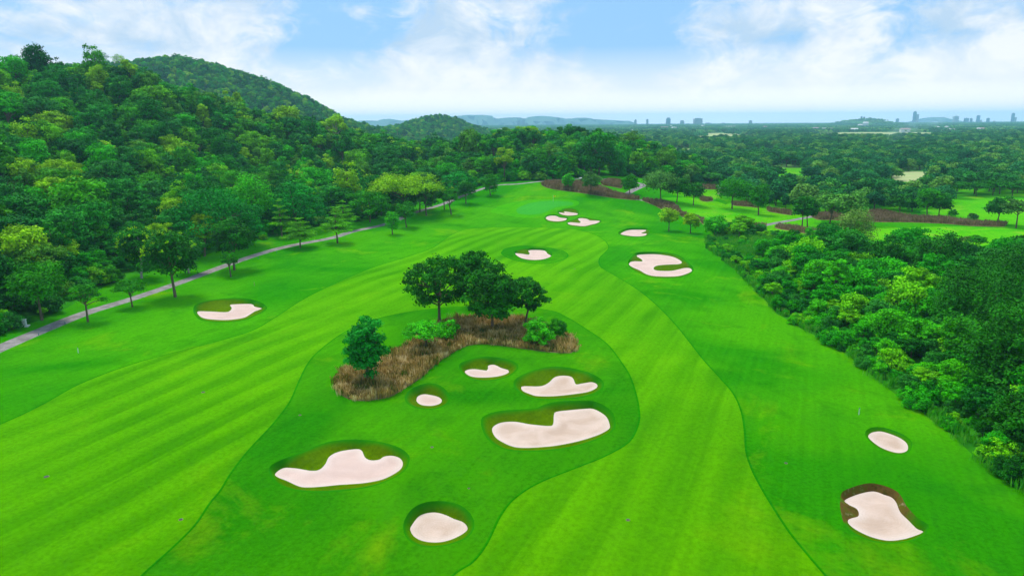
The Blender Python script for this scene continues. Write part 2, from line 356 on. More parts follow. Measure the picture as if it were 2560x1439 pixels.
def noise(ns, ls, vec, scale, detail=3, rough=.55, dist=0):
    n = N(ns, 'ShaderNodeTexNoise', i_Scale=scale, i_Detail=detail, i_Roughness=rough, i_Distortion=dist); ls.new(vec, n.inputs['Vector']); return n.outputs['Fac']
def ramp(ns, ls, fac, stops, interp='LINEAR'):
    r = ns.new('ShaderNodeValToRGB'); r.color_ramp.interpolation = interp; e = r.color_ramp.elements
    while len(e) < len(stops): e.new(.5)
    for i, (p, c) in enumerate(stops): e[i].position = p; e[i].color = (*c, 1) if len(c) == 3 else c
    ls.new(fac, r.inputs[0]); return r.outputs[0]
def rng01(ns, ls, x, a, b):
    m = N(ns, 'ShaderNodeMapRange', i_1=a, i_2=b); ls.new(x, m.inputs[0]); return m.outputs[0]
def finish(ns, ls, col, rough=.85, spec=.15, sheen=0, sheen_tint=(1,1,1), bump=None, bstr=.3, bdist=.1):
    p = N(ns, 'ShaderNodeBsdfPrincipled'); out = ns.new('ShaderNodeOutputMaterial')
    if hasattr(col, 'is_output'): ls.new(col, p.inputs['Base Color'])
    else: p.inputs['Base Color'].default_value = (*col, 1)
    p.inputs['Roughness'].default_value = rough; p.inputs['Specular IOR Level'].default_value = spec
    p.inputs['Sheen Weight'].default_value = sheen; p.inputs['Sheen Tint'].default_value = (*sheen_tint, 1); p.inputs['Sheen Roughness'].default_value = .5
    if bump is not None:
        b = N(ns, 'ShaderNodeBump', i_Strength=bstr, i_Distance=bdist); ls.new(bump, b.inputs['Height']); ls.new(b.outputs[0], p.inputs['Normal'])
    ls.new(p.outputs[0], out.inputs[0]); return p
AZ = math.radians(23.5)
def grass_mat(name, a, b, yel, dark, stripes=False, sheen=.85, bump=.3, wear=.5, period=5.4, lip=None, k=.60):
    m, ns, ls = newmat(name)
    pos = ns.new('ShaderNodeNewGeometry').outputs['Position']
    big = noise(ns, ls, pos, .028, 3, .55, .6); mid = noise(ns, ls, pos, .16, 4, .6, .4); fine = noise(ns, ls, pos, 2.2, 4, .7); tiny = noise(ns, ls, pos, 9.0, 3, .8)
    c = mixc(ns, ls, a, b, rng01(ns, ls, big, .40, .60))
    c = mixc(ns, ls, c, dark, mth(ns, ls, 'MULTIPLY', rng01(ns, ls, mid, .52, .75), .55))
    y2 = noise(ns, ls, pos, .06, 5, .65, .8)
    c = mixc(ns, ls, c, yel, mth(ns, ls, 'MULTIPLY', rng01(ns, ls, y2, .56, .76), wear))
    # mower passes
    vr = N(ns, 'ShaderNodeVectorRotate', rotation_type='Z_AXIS'); vr.inputs['Angle'].default_value = AZ; ls.new(pos, vr.inputs['Vector'])
    mp = N(ns, 'ShaderNodeMapping'); mp.inputs['Scale'].default_value = (1, .03, 1); ls.new(vr.outputs[0], mp.inputs['Vector'])
    streak = noise(ns, ls, mp.outputs[0], 1.4, 3, .6)
    c = mixc(ns, ls, c, mixc(ns, ls, c, (1.22, 1.16, 1.0), 1.0, 'MULTIPLY'), rng01(ns, ls, streak, .35, .7))
    if stripes:
        sx = ns.new('ShaderNodeSeparateXYZ'); ls.new(vr.outputs[0], sx.inputs[0])
        wob = mth(ns, ls, 'MULTIPLY', mth(ns, ls, 'SUBTRACT', noise(ns, ls, pos, .018, 2, .5), .5), 9.0)
        wob2 = mth(ns, ls, 'MULTIPLY', mth(ns, ls, 'SUBTRACT', streak, .5), 2.4)
        x = mth(ns, ls, 'ADD', mth(ns, ls, 'ADD', sx.outputs[0], wob), wob2)
        s = mth(ns, ls, 'ADD', mth(ns, ls, 'SINE', mth(ns, ls, 'MULTIPLY', x, 2 * math.pi / period)), mth(ns, ls, 'MULTIPLY', mth(ns, ls, 'SINE', mth(ns, ls, 'MULTIPLY', x, 2 * math.pi / (period * 2.37))), .45))
        s = rng01(ns, ls, s, -.75, .75)
        s = mth(ns, ls, 'MULTIPLY', s, rng01(ns, ls, noise(ns, ls, pos, .035, 2), .25, .6))
        c = mixc(ns, ls, c, mixc(ns, ls, c, (.55, .73, .7), 1.0, 'MULTIPLY'), s)
    c = mixc(ns, ls, c, mixc(ns, ls, c, (.66, .7, .6), 1.0, 'MULTIPLY'), rng01(ns, ls, fine, .42, .72))
    c = mixc(ns, ls, c, mixc(ns, ls, c, (1.35, 1.25, 1.2), 1.0, 'MULTIPLY'), rng01(ns, ls, tiny, .5, .8))
    c = mixc(ns, ls, c, (k, k * .92, k), 1.0, 'MULTIPLY')
    if lip is not None:
        e = ns.new('ShaderNodeAttribute'); e.attribute_name = 'bank'; g = ns.new('ShaderNodeAttribute'); g.attribute_name = 'dirt'
        c = mixc(ns, ls, lip, c, e.outputs['Fac'])
        er = ramp(ns, ls, noise(ns, ls, pos, 1.1, 4, .65), [(.36, (.06,.05,.008)), (.48, (.12,.07,.02)), (.58, (.07,.09,.006)), (.7, (.26,.18,.12))])
        c = mixc(ns, ls, c, er, g.outputs['Fac'])
    pr = finish(ns, ls, c, 1.0, .0, sheen, (.16, 1, .0), tiny, bump, .06); ls.new(mixc(ns, ls, c, (2.7, 3.1, .4), 1.0, 'MULTIPLY'), pr.inputs['Sheen Tint'])
    return m
GS = {}
GS['rough'] = grass_mat('rough_grass', (.026,.29,.001), (.075,.42,.001), (.20,.47,.002), (.008,.19,.002), wear=.95)
GS['fair'] = grass_mat('fairway_grass', (.10,.43,.0005), (.14,.51,.0005), (.23,.53,.001), (.075,.36,.0005), stripes=True, wear=.5, k=.56, sheen=1.0)
GS['isle'] = grass_mat('isle_rough_grass', (.022,.25,.001), (.065,.38,.001), (.17,.42,.002), (.006,.155,.002), wear=.95)
GS['green'] = grass_mat('putting_green_grass', (.05,.43,.045), (.06,.46,.055), (.09,.48,.05), (.045,.40,.045), wear=.3, bump=.05)
GS['apron'] = grass_mat('apron_grass', (.05,.42,.001), (.075,.48,.001), (.13,.50,.002), (.03,.36,.001), wear=.4)
GS['lip'] = grass_mat('bunker_face_grass', (.085,.22,.001), (.12,.27,.001), (.20,.29,.002), (.055,.14,.001), wear=.6, bump=.6, sheen=.25, lip=(.013,.185,.002))
LIP = GS['lip']
GS['edge'] = grass_mat('painted_edge_shade', (.010,.22,.001), (.015,.26,.001), (.04,.27,.001), (.006,.17,.001), wear=.3, k=.72)  # darker green standing in for the shade under the taller rough
def sand_mat(name, a, b, rk):
    m, ns, ls = newmat(name); pos = ns.new('ShaderNodeNewGeometry').outputs['Position']
    co = ns.new('ShaderNodeTexCoord').outputs['Object']
    big = noise(ns, ls, pos, .35, 3, .5, .5); fine = noise(ns, ls, pos, 14, 3, .7)
    w = N(ns, 'ShaderNodeTexWave', wave_type='RINGS', rings_direction='Z', i_Scale=1.15, i_Distortion=7.0, i_Detail=2.0); w.inputs['Detail Scale'].default_value = .35; ls.new(co, w.inputs['Vector'])
    c = mixc(ns, ls, a, b, rng01(ns, ls, big, .38, .66))
    rim = ns.new('ShaderNodeAttribute'); rim.attribute_name = 'edge'
    c = mixc(ns, ls, c, (.68,.57,.50), mth(ns, ls, 'MULTIPLY', mth(ns, ls, 'SUBTRACT', 1.0, rim.outputs['Fac'], clamp=True), .7))
    c = mixc(ns, ls, c, mixc(ns, ls, c, (.84,.81,.78), 1.0, 'MULTIPLY'), mth(ns, ls, 'MULTIPLY', w.outputs['Fac'], rk))
    c = mixc(ns, ls, c, mixc(ns, ls, c, (.85,.83,.80), 1.0, 'MULTIPLY'), rng01(ns, ls, fine, .45, .75))
    finish(ns, ls, c, .95, .1, bump=mth(ns, ls, 'ADD', w.outputs['Fac'], fine), bstr=.25, bdist=.03); return m
SAND = [sand_mat('bunker_sand_pink', (.64,.47,.40), (.58,.415,.35), .07), sand_mat('bunker_sand_raked', (.62,.47,.38), (.51,.37,.28), .22)]
def path_mat():
    m, ns, ls = newmat('path_concrete'); pos = ns.new('ShaderNodeNewGeometry').outputs['Position']
    n = noise(ns, ls, pos, .5, 4, .6); n2 = noise(ns, ls, pos, 5, 3, .7)
    c = mixc(ns, ls, (.31,.285,.27), (.18,.165,.155), rng01(ns, ls, n, .38, .60)); c = mixc(ns, ls, c, mixc(ns, ls, c, (.78,.78,.78), 1.0, 'MULTIPLY'), rng01(ns, ls, n2, .4, .7))
    finish(ns, ls, c, .9, .2, bump=n2, bstr=.2, bdist=.02); return m
PATH = path_mat()
def simple(name, a, b=None, sc_=.4, rough=.8, spec=.2, c3_=None):
    m, ns, ls = newmat(name); co = ns.new('ShaderNodeNewGeometry').outputs['Position']
    b = b or tuple(x * .8 for x in a)
    n = noise(ns, ls, co, sc_, 4, .6)
    c = mixc(ns, ls, a, b, rng01(ns, ls, n, .38, .62))
    if c3_: c = mixc(ns, ls, c, c3_, rng01(ns, ls, noise(ns, ls, co, sc_ * .37, 3, .6), .55, .7))
    finish(ns, ls, c, rough, spec); return m
FFLOOR = simple('forest_floor_growth', (.02,.17,.006), (.035,.23,.008), .25, c3_=(.07,.30,.01), rough=1, spec=0)
PLAIN = simple('plain_scrub', (.05,.20,.03), (.10,.28,.05), .02, c3_=(.22,.34,.10), rough=1, spec=0)
FIELD = grass_mat('far_turf', (.07,.44,.003), (.13,.50,.006), (.34,.52,.07), (.035,.36,.003), wear=.8, k=.78)
BEDM = simple('bed_soil', (.22,.17,.08), (.32,.26,.12), .7, c3_=(.09,.16,.01), spec=0)
def foliage(name, cols, trans=.12, hue=.0, contrast=(.46, 1.95)):
    m, ns, ls = newmat(name)
    if len(cols) == 1:
        base_ = N(ns, 'ShaderNodeRGB'); base_.outputs[0].default_value = (*cols[0], 1); c = base_.outputs[0]
    else:
        rnd = ns.new('ShaderNodeObjectInfo').outputs['Random']
        c = ramp(ns, ls, rnd, [(i / len(cols), q) for i, q in enumerate(cols)], 'CONSTANT')
    at = ns.new('ShaderNodeAttribute'); at.attribute_name = 'tint'
    lo = mixc(ns, ls, c, tuple([contrast[0]] * 3), 1.0, 'MULTIPLY'); hi = mixc(ns, ls, c, (contrast[1] * 1.12, contrast[1], contrast[1] * .8), 1.0, 'MULTIPLY')
    c2_ = mixc(ns, ls, lo, hi, at.outputs['Fac'])
    p = N(ns, 'ShaderNodeBsdfPrincipled', i_Roughness=.7); p.inputs['Specular IOR Level'].default_value = .06; ls.new(c2_, p.inputs['Base Color'])
    t = ns.new('ShaderNodeBsdfTranslucent'); ls.new(c2_, t.inputs[0])
    mx = ns.new('ShaderNodeMixShader'); mx.inputs[0].default_value = trans; ls.new(p.outputs[0], mx.inputs[1]); ls.new(t.outputs[0], mx.inputs[2])
    out = ns.new('ShaderNodeOutputMaterial'); ls.new(mx.outputs[0], out.inputs[0]); return m
LF = dict(
 forest=foliage('forest_leaves', [(.016,.19,.004),(.045,.30,.002),(.008,.14,.012),(.10,.37,.001),(.02,.23,.014),(.05,.27,.002),(.010,.15,.004),(.18,.42,.002),(.022,.19,.020),(.03,.34,.002),(.007,.12,.008),(.07,.25,.015),(.012,.17,.010)]),
 plain=foliage('plain_leaves', [(.018,.17,.022),(.035,.23,.025),(.008,.12,.026),(.075,.27,.03),(.02,.18,.045),(.010,.13,.018),(.11,.30,.04),(.012,.15,.035)]),
 shrub=foliage('shrub_leaves', [(.018,.29,.004),(.055,.42,.002),(.010,.17,.010),(.12,.46,.002),(.025,.22,.018),(.03,.36,.002),(.009,.13,.006),(.018,.26,.003)]),
 dark=foliage('dark_leaves', [(.014,.15,.005)], contrast=(.3, 2.2)),
 mid=foliage('mid_leaves', [(.03,.28,.003)], contrast=(.5, 1.6)),
 bright=foliage('bright_leaves', [(.05,.42,.005)]),
 tier=foliage('tier_leaves', [(.085,.36,.004)]),
 lime=foliage('lime_leaves', [(.20,.46,.002)]),
 yellow=foliage('yellow_leaves', [(.20,.42,.002)]),
 teal=foliage('teal_leaves', [(.010,.26,.018)], contrast=(.4, 1.8)),
 olive=foliage('olive_leaves', [(.12,.27,.04)]),
 grey=foliage('grey_leaves', [(.06,.21,.03)]),
 flower=foliage('lime_flowers', [(.30,.62,.004)]),
)
BARK = simple('bark', (.20,.15,.10), (.13,.09,.06), 3.0)
PALE = simple('pale_bark', (.42,.38,.34), (.30,.27,.23), 2.0)

# ------------------------------------------------------------------ ground
pts = []
r = 24.0
k = 0
while r < 7200:
    da = .34 if r < 420 else (.5 if r < 1600 else 1.0)
    lim = 47
    a = np.radians(np.arange(-lim, lim + .01, da)) + (k % 2) * math.radians(da) / 2
    rr = r * (1 + (R.random(len(a)) - .5) * .003)
    pts.append(np.stack([rr * np.sin(a), rr * np.cos(a)], 1)); r *= 1.0125 if r < 420 else (1.018 if r < 1600 else 1.03); k += 1
g0 = []
for X in np.arange(-900, 901, 30):
    for Y in np.arange(-200, 800, 30):
        if abs(math.degrees(math.atan2(X, Y))) > 48 or Y < 10: g0.append((X, Y))
for a in range(-90, 91, 6):
    if abs(a) > 48:
        for r in (1300, 2500, 4500, 7000): g0.append((r * math.sin(math.radians(a)), r * math.cos(math.radians(a))))
pts.append(np.array(g0, float)); pts = np.concatenate(pts)
pts = pts[~((pts[:, 1] < -190))]
# fine grid inside bunkers
ex = []
for b in BUNK:
    rw = b['rimw']; size = max(np.ptp(rw[:, 0]), np.ptp(rw[:, 1])); s_ = max(.35, size / 45)
    gx, gy = np.meshgrid(np.arange(rw[:, 0].min(), rw[:, 0].max(), s_), np.arange(rw[:, 1].min(), rw[:, 1].max(), s_))
    gx = gx.ravel() + R.random(gx.size) * .03; gy = gy.ravel() + R.random(gy.size) * .03
    i = inside(gx, gy, rw); gx, gy = gx[i], gy[i]
    for kk, dd_ in enumerate((.22, .48, .8)):
        q = dense(rw, .3); t_ = np.roll(q, -1, 0) - np.roll(q, 1, 0); t_ /= np.linalg.norm(t_, axis=1)[:, None] + 1e-9; nn_ = np.stack([-t_[:, 1], t_[:, 0]], 1)
        q2 = q + nn_ * dd_
        if inside(q2[:, 0], q2[:, 1], rw).mean() < .5: q2 = q - nn_ * dd_
        q2 = q2[kk % 2::1]; ok_ = inside(q2[:, 0], q2[:, 1], rw) & (dist_poly(q2[:, 0], q2[:, 1], rw) > dd_ * .9) & (dist_poly(q2[:, 0], q2[:, 1], b['sandw']) > .14); ex.append(q2[ok_])
    i = ((dist_poly(gx, gy, rw) > .98) | inside(gx, gy, b['sandw'])) & (dist_poly(gx, gy, b['sandw']) > .12); ex.append(np.stack([gx[i], gy[i]], 1))
    pts = pts[~inside(pts[:, 0], pts[:, 1], rw)]
allp = [pts] + ex; edges = []; off = sum(len(a) for a in allp)
def addloop(poly):
    global off
    n = len(poly); allp.append(poly); edges.extend([(off + i, off + (i + 1) % n) for i in range(n)]); off += n
REG = [('fair', fairw), ('isle', islew), ('collar', collarw), ('apron', apronw), ('green', greenw), ('path', pathw), ('path', path2w)] + \
      [('bed', b) for b in BEDS] + [('ffloor', forestw), ('belt', beltw)] + [('field', c) for c in CLEAR[:-1]] + [('pale', c) for c in PALEF]
for b in BUNK: addloop(b['rimw']); addloop(b['sandw'])
for nm, p in REG: addloop(p)
A = np.concatenate(allp)
res = delaunay_2d_cdt([Vector((float(x), float(y))) for x, y in A], edges, [], 0, 1e-4)
V2 = np.array([(v.x, v.y) for v in res[0]]); F2 = np.array([f for f in res[2] if len(f) == 3])
log('cdt', V2.shape, F2.shape)
X, Y = V2[:, 0], V2[:, 1]
Z = base(X, Y)
edgeattr = np.ones(len(X)); dirtattr = np.zeros(len(X)); bankattr = np.ones(len(X))
for b in BUNK:
    e = 1e-3
    ins = inside(X, Y, b['rimw']); cand = np.where(~ins & (np.abs(X - b['rimw'][:, 0].mean()) < 40) & (np.abs(Y - b['rimw'][:, 1].mean()) < 40))[0]; ins[cand] = dist_poly(X[cand], Y[cand], b['rimw']) < .004; i = np.where(ins)[0]
    dr = dist_poly(X[i], Y[i], b['rimw']); ds = dist_poly(X[i], Y[i], b['sandw']); insand = inside(X[i], Y[i], b['sandw']) | (ds < .01)
    t = dr / (dr + ds + 1e-6); t = np.where(insand, 1, t)
    prof = np.where(insand, 1.0, np.clip(1.12 * t ** .85, 0, 1.04) if False else S(t * .96 + .02) * .5 + .5 * t)
    lipup = .14 * np.exp(-((t - .02) / .12) ** 2) * (~insand) * np.clip(dr * 3, 0, 1)
    Z[i] += -b['d'] * prof + lipup + np.where(insand, -.10 * S(ds / 2.2) + .05 * np.sin(X[i] * 2.1) * np.sin(Y[i] * 1.7) * S(ds), 0)
    edgeattr[i] = np.clip(ds / .9, 0, 1); bankattr[i] = S(dr / (.22 * np.median(dr + ds) + .35))
    if b.get('dirt'):
        cx_, cy_ = b['sandw'].mean(0); far = (Y[i] - cy_) * .9 + (X[i] - cx_) * .45
        near_lobe = inside(*project(X[i], Y[i], Z[i])[:2], np.array([(2095,1250),(2130,1262),(2160,1280),(2150,1295),(2100,1310)], float))
        dirtattr[i] = np.where(near_lobe, 1, S((far + .6) / 2.2))
cen = V2[F2].mean(1)
lab = np.full(len(F2), 'ground', dtype=object)
cd = np.hypot(cen[:, 0], cen[:, 1])
def setreg(name, poly, only=None):
    i = inside(cen[:, 0], cen[:, 1], poly)
    if only is not None: i &= np.isin(lab, only)
    lab[i] = name
lab[(cd > 520) | (np.hypot(cen[:, 0] - 400, cen[:, 1] - 640) < 200) & (cd > 470)] = 'plain'
for nm, p in REG:
    if nm in ('field', 'pale'): setreg(nm, p)
setreg('ffloor', forestw); setreg('ffloor', beltw)
setreg('fair', fairw); setreg('isle', islew, ['fair', 'ground'])
setreg('collar', collarw); setreg('apron', apronw, ['ground']); setreg('green', greenw)
for p in BEDS: setreg('bed', p)
setreg('path', pathw); setreg('path', path2w)
for j, b in enumerate(BUNK): setreg('lip%d' % j, b['rimw']); setreg('sand%d' % j, b['sandw'])
VZ = np.stack([X, Y, Z], 1)
def sub(labels, origin=(0, 0, 0)):
    sel = F2[np.isin(lab, labels)]
    # upward winding
    p = V2[sel]; cr_ = (p[:, 1, 0] - p[:, 0, 0]) * (p[:, 2, 1] - p[:, 0, 1]) - (p[:, 1, 1] - p[:, 0, 1]) * (p[:, 2, 0] - p[:, 0, 0])
    sel = np.where(cr_[:, None] < 0, sel[:, ::-1], sel)
    u, inv = np.unique(sel, return_inverse=True)
    sub.dirt = dirtattr[u]; sub.bank = bankattr[u]
    return VZ[u] - np.array(origin), inv.reshape(-1, 3), edgeattr[u]
def region(name, labels, mat):
    v, f, e = sub(labels); o = link(name, mesh(name, v, f, mat, smooth=True, attrs={'edge': e})); tag(o, kind='structure'); return o
region('ground', ['ground'], GS['rough'])
region('forest_ground', ['ffloor'], FFLOOR)
region('plain_ground', ['plain'], PLAIN)
region('far_fairways', ['field'], FIELD)
region('pale_fields_ground', ['pale'], simple('pale_field', (.30,.42,.14), (.42,.42,.22), .02, rough=1, spec=0))
region('fairway', ['fair'], GS['fair'])
region('rough_ground', ['isle', 'collar'], GS['isle'])
region('putting_green_ground', ['green'], GS['green'])
region('apron_ground', ['apron'], GS['apron'])
region('planting_ground', ['bed'], BEDM)
region('cart_path', ['path'], PATH)
for j, b in enumerate(BUNK):
    c = b['sandw'].mean(0); org = (float(c[0]), float(c[1]), gz(*c) - b['d'])
    root = empty('bunker', org); tag(root, b['label'], 'bunker', 'sand bunkers of the golf hole')
    v, f, e = sub(['sand%d' % j], org); o = link('sand', mesh('sand', v, f, SAND[1 if j in (1, 2, 3, 13, 14) else 0], smooth=True, attrs={'edge': e}), root)
    v, f, e = sub(['lip%d' % j], org); o = link('grass_bank', mesh('grass_bank', v, f, LIP, smooth=True, attrs={'bank': sub.bank, 'dirt': sub.dirt}), root)
# thin dark ribbons that paint the shade of the taller rough along mown edges
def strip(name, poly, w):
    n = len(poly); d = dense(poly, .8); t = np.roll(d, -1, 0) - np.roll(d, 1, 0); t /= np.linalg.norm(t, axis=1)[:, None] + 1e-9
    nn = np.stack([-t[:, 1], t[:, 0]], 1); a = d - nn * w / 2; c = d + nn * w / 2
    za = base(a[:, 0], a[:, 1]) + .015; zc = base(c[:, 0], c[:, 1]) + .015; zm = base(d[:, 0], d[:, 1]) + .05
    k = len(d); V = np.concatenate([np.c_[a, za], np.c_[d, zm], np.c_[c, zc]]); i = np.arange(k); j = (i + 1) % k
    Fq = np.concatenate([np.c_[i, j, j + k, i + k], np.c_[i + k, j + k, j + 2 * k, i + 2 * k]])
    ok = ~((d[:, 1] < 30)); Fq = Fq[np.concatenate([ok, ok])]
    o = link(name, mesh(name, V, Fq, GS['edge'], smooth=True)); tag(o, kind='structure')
strip('fairway_edge_shade', fairw, .24); strip('rough_edge_shade', islew, .24); strip('collar_edge_shade', collarw, .4)
# sea
v = np.array([(-45000, 6600, -1.2), (45000, 6600, -1.2), (45000, 12400, -1.2), (-45000, 12400, -1.2)])
m, ns, ls = newmat('sea_water'); pos = ns.new('ShaderNodeNewGeometry').outputs['Position']
finish(ns, ls, (.60,.68,.72), .12, .6, bump=noise(ns, ls, pos, .02, 4), bstr=.06, bdist=1)
tag(link('sea', mesh('sea', v, [(0, 1, 2, 3)], m)), kind='structure')
log('ground')

# ------------------------------------------------------------------ trees
def tube(path, radii, seg=6):
    path = np.asarray(path, float); n = len(path); V = []
    for i in range(n):
        t = path[min(i + 1, n - 1)] - path[max(i - 1, 0)]; t /= np.linalg.norm(t) + 1e-9
        a = np.cross(t, [0, 1, 0] if abs(t[1]) < .9 else [1, 0, 0]); a /= np.linalg.norm(a); b = np.cross(t, a)
        for s in range(seg):
            an = 2 * math.pi * s / seg; V.append(path[i] + radii[i] * (math.cos(an) * a + math.sin(an) * b))
    Fq = [(i * seg + s, i * seg + (s + 1) % seg, (i + 1) * seg + (s + 1) % seg, (i + 1) * seg + s) for i in range(n - 1) for s in range(seg)]
    return np.array(V), np.array(Fq)
def joinvf(parts):
    V = []; Fq = []; o = 0
    for v, f in parts: V.append(v); Fq.append(f + o); o += len(v)
    return np.concatenate(V), np.concatenate(Fq)
def cards(C, Nn, size, rg, aspect=.6):
    n = len(C); Nn = Nn / (np.linalg.norm(Nn, axis=1)[:, None] + 1e-9)
    rv = rg.normal(size=(n, 3)); t1 = np.cross(Nn, rv); t1 /= np.linalg.norm(t1, axis=1)[:, None] + 1e-9; t2 = np.cross(Nn, t1)
    a = (size * (.7 + .6 * rg.random(n)))[:, None]; b = a * aspect
    V = np.stack([C + t1 * a, C + t2 * b, C - t1 * a, C - t2 * b], 1).reshape(-1, 3)
    Fq = np.arange(4 * n).reshape(n, 4); return V, Fq
def lobes(kind, h, w, rg):
    """list of (centre, radius, flatten)"""
    L = []; r = w / 2
    def shell(cz_, a, b, n, lr, u0=.6, u1=.85, lo=-.75, fl=.8):
        for i in range(n):
            zz = lo + (1 - lo) * (i + .5) / n; an = i * 2.39996 + rg.random() * .8; rr = math.sqrt(max(0, 1 - zz * zz)); u = (u0 + (u1 - u0) * rg.random()) * (1.2 if rg.random() < .16 else 1)
            L.append((np.array([a * u * rr * math.cos(an), a * u * rr * math.sin(an), cz_ + b * u * zz]), lr * (.75 + .55 * rg.random()), fl))
    if kind == 'round': shell(.62 * h, r, .38 * h, 26, .33 * r); L.append((np.array([0, 0, .62 * h]), .5 * r, 1))
    elif kind == 'open': shell(.62 * h, r * 1.0, .38 * h, 42, .22 * r, .6, .98, -.9); L.append((np.array([0, 0, .78 * h]), .35 * r, 1))
    elif kind == 'dense': shell(.56 * h, r, .45 * h, 40, .30 * r, .6, .88, -.9); L.append((np.array([0, 0, .55 * h]), .6 * r, 1))
    elif kind == 'umbrella': shell(.60 * h, r, .36 * h, 34, .23 * r, .75, .95, .0, .5); shell(.55 * h, r * .6, .3 * h, 8, .25 * r, .5, .9, 0, .5)
    elif kind == 'dome': shell(.42 * h, r, .52 * h, 44, .24 * r, .75, .95, -.3, .65); L.append((np.array([0, 0, .45 * h]), .6 * r, 1))
    elif kind == 'column': shell(.55 * h, r, .43 * h, 26, .42 * r, .55, .85, -.95, 1.1)
    elif kind == 'tier':
        for lv in range(5):
            f = lv / 4; zc = (.36 + .58 * f) * h; rr = r * (1.0 - .72 * f) * (.85 + .3 * rg.random())
            n = int(9 - 5 * f)
            for i in range(n):
                an = i * 2 * math.pi / n + rg.random(); u = .62 * (.8 + .4 * rg.random())
                L.append((np.array([rr * u * math.cos(an), rr * u * math.sin(an), zc + rg.normal() * .015 * h]), rr * .42, .24))
            L.append((np.array([0, 0, zc]), rr * .4, .25))
    elif kind == 'shrub': shell(.30 * h, r, .62 * h, 24, .27 * r, .45, 1.0, -.3, .9); L.append((np.array([0, 0, .35 * h]), .55 * r, .8))
    elif kind == 'vine':
        for lv in range(6):
            f = lv / 5; rr = r * (1.0 - .45 * f ** 1.6)
            for i in range(8 if lv < 5 else 3):
                an = i * .785 + rg.random() * .6 + lv; u = .62 + .2 * rg.random()
                L.append((np.array([rr * u * math.cos(an), rr * u * math.sin(an), (.12 + .78 * f) * h + rg.normal() * .03 * h]), rr * .36 * (.7 + .6 * rg.random()), 1.15))
        L.append((np.array([0, 0, .5 * h]), .55 * r, 1.5))
    elif kind == 'vase':
        for i in range(16):
            an = i * 2.4; f = .3 + .7 * rg.random(); L.append((np.array([r * .75 * f * math.cos(an), r * .75 * f * math.sin(an), (.55 + .4 * rg.random() * (1.1 - .4 * f)) * h]), .26 * r * (.7 + .6 * rg.random()), .9))
    elif kind == 'sparse': shell(.60 * h, r, .34 * h, 16, .30 * r, .5, .9, -.4, .6)
    return L
def crown(kind, h, w, seed, n, leaf, aspect=.6):
    rg = np.random.default_rng(seed); L = lobes(kind, h, w, rg)
    wt = np.array([l[1] ** 2 for l in L]); cnt = np.maximum(6, (n * wt / wt.sum())).astype(int)
    Cs = []; Ns = []; Ts = []
    for (c, lr, fl), m in zip(L, cnt):
        d = rg.normal(size=(m, 3)); d[:, 2] = np.where(d[:, 2] < -.35, -d[:, 2] * .6, d[:, 2]); d /= np.linalg.norm(d, axis=1)[:, None]
        rad = lr * (1.06 - .55 * rg.random(m) ** 2.2)
        # small sub-bumps so that a lobe is not a ball
        bump_ = 1 + .30 * np.sin(d[:, 0] * 7 + c[0] * 3) * np.sin(d[:, 1] * 6 + c[1] * 2) + .14 * np.sin(d[:, 2] * 9 + c[2])
        p = c + d * (rad * bump_)[:, None] * np.array([1, 1, fl])
        Cs.append(p); Ns.append(d + rg.normal(size=(m, 3)) * .55 + np.array([0, 0, .45])); tl = rg.random()
        Ts.append(np.clip(.55 * tl + .45 * rg.random(m) + .12 * (rg.random(m) > .93), 0, 1))
    C = np.concatenate(Cs); Nn = np.concatenate(Ns); T = np.concatenate(Ts)
    keep = C[:, 2] > .03 * h; C, Nn, T = C[keep], Nn[keep], T[keep]
    v, f = cards(C, Nn, leaf, rg, aspect)
    return v, f, np.repeat(T, 4), L
def woody(kind, h, w, L, seed, fat=1.0):
    rg = np.random.default_rng(seed + 5); parts = []
    lean = rg.normal(size=2) * .02 * h; r0 = .017 * h * fat + .04
    if kind in ('shrub',):
        for i in range(4):
            c = L[i * 3 % len(L)][0]; parts.append(tube([(c[0] * .1, c[1] * .1, -.2), c * np.array([.6, .6, .7]), c], [r0 * .5, r0 * .35, r0 * .15], 5))
        return joinvf(parts)
    top = .8 * h if kind in ('column', 'tier', 'dense', 'vine', 'round') else .6 * h
    fork = (.30 if kind not in ('tier', 'column') else .2) * h
    p = [(0, 0, -.6), (0, 0, .02 * h), (lean[0] * .3, lean[1] * .3, .15 * h), (lean[0], lean[1], fork + .04 * h), (lean[0] * 1.3, lean[1] * 1.3, top)]
    parts.append(tube(p, [r0 * 1.5, r0 * 1.25, r0, r0 * .85, r0 * .25], 7))
    idx = rg.permutation(len(L))[:13 if kind in ('open', 'umbrella', 'vase') else 8]
    for i in idx:
        c = L[i][0]; s = np.array([lean[0], lean[1], min(fork + rg.random() * .22 * h, c[2] * .85)])
        m = s + (c - s) * .5 + np.array([0, 0, -.02 * h if kind == 'umbrella' else .03 * h])
        parts.append(tube([s, m, s + (c - s) * .95], [r0 * .55, r0 * .38, r0 * .14], 5))
    return joinvf(parts)
cache = {}
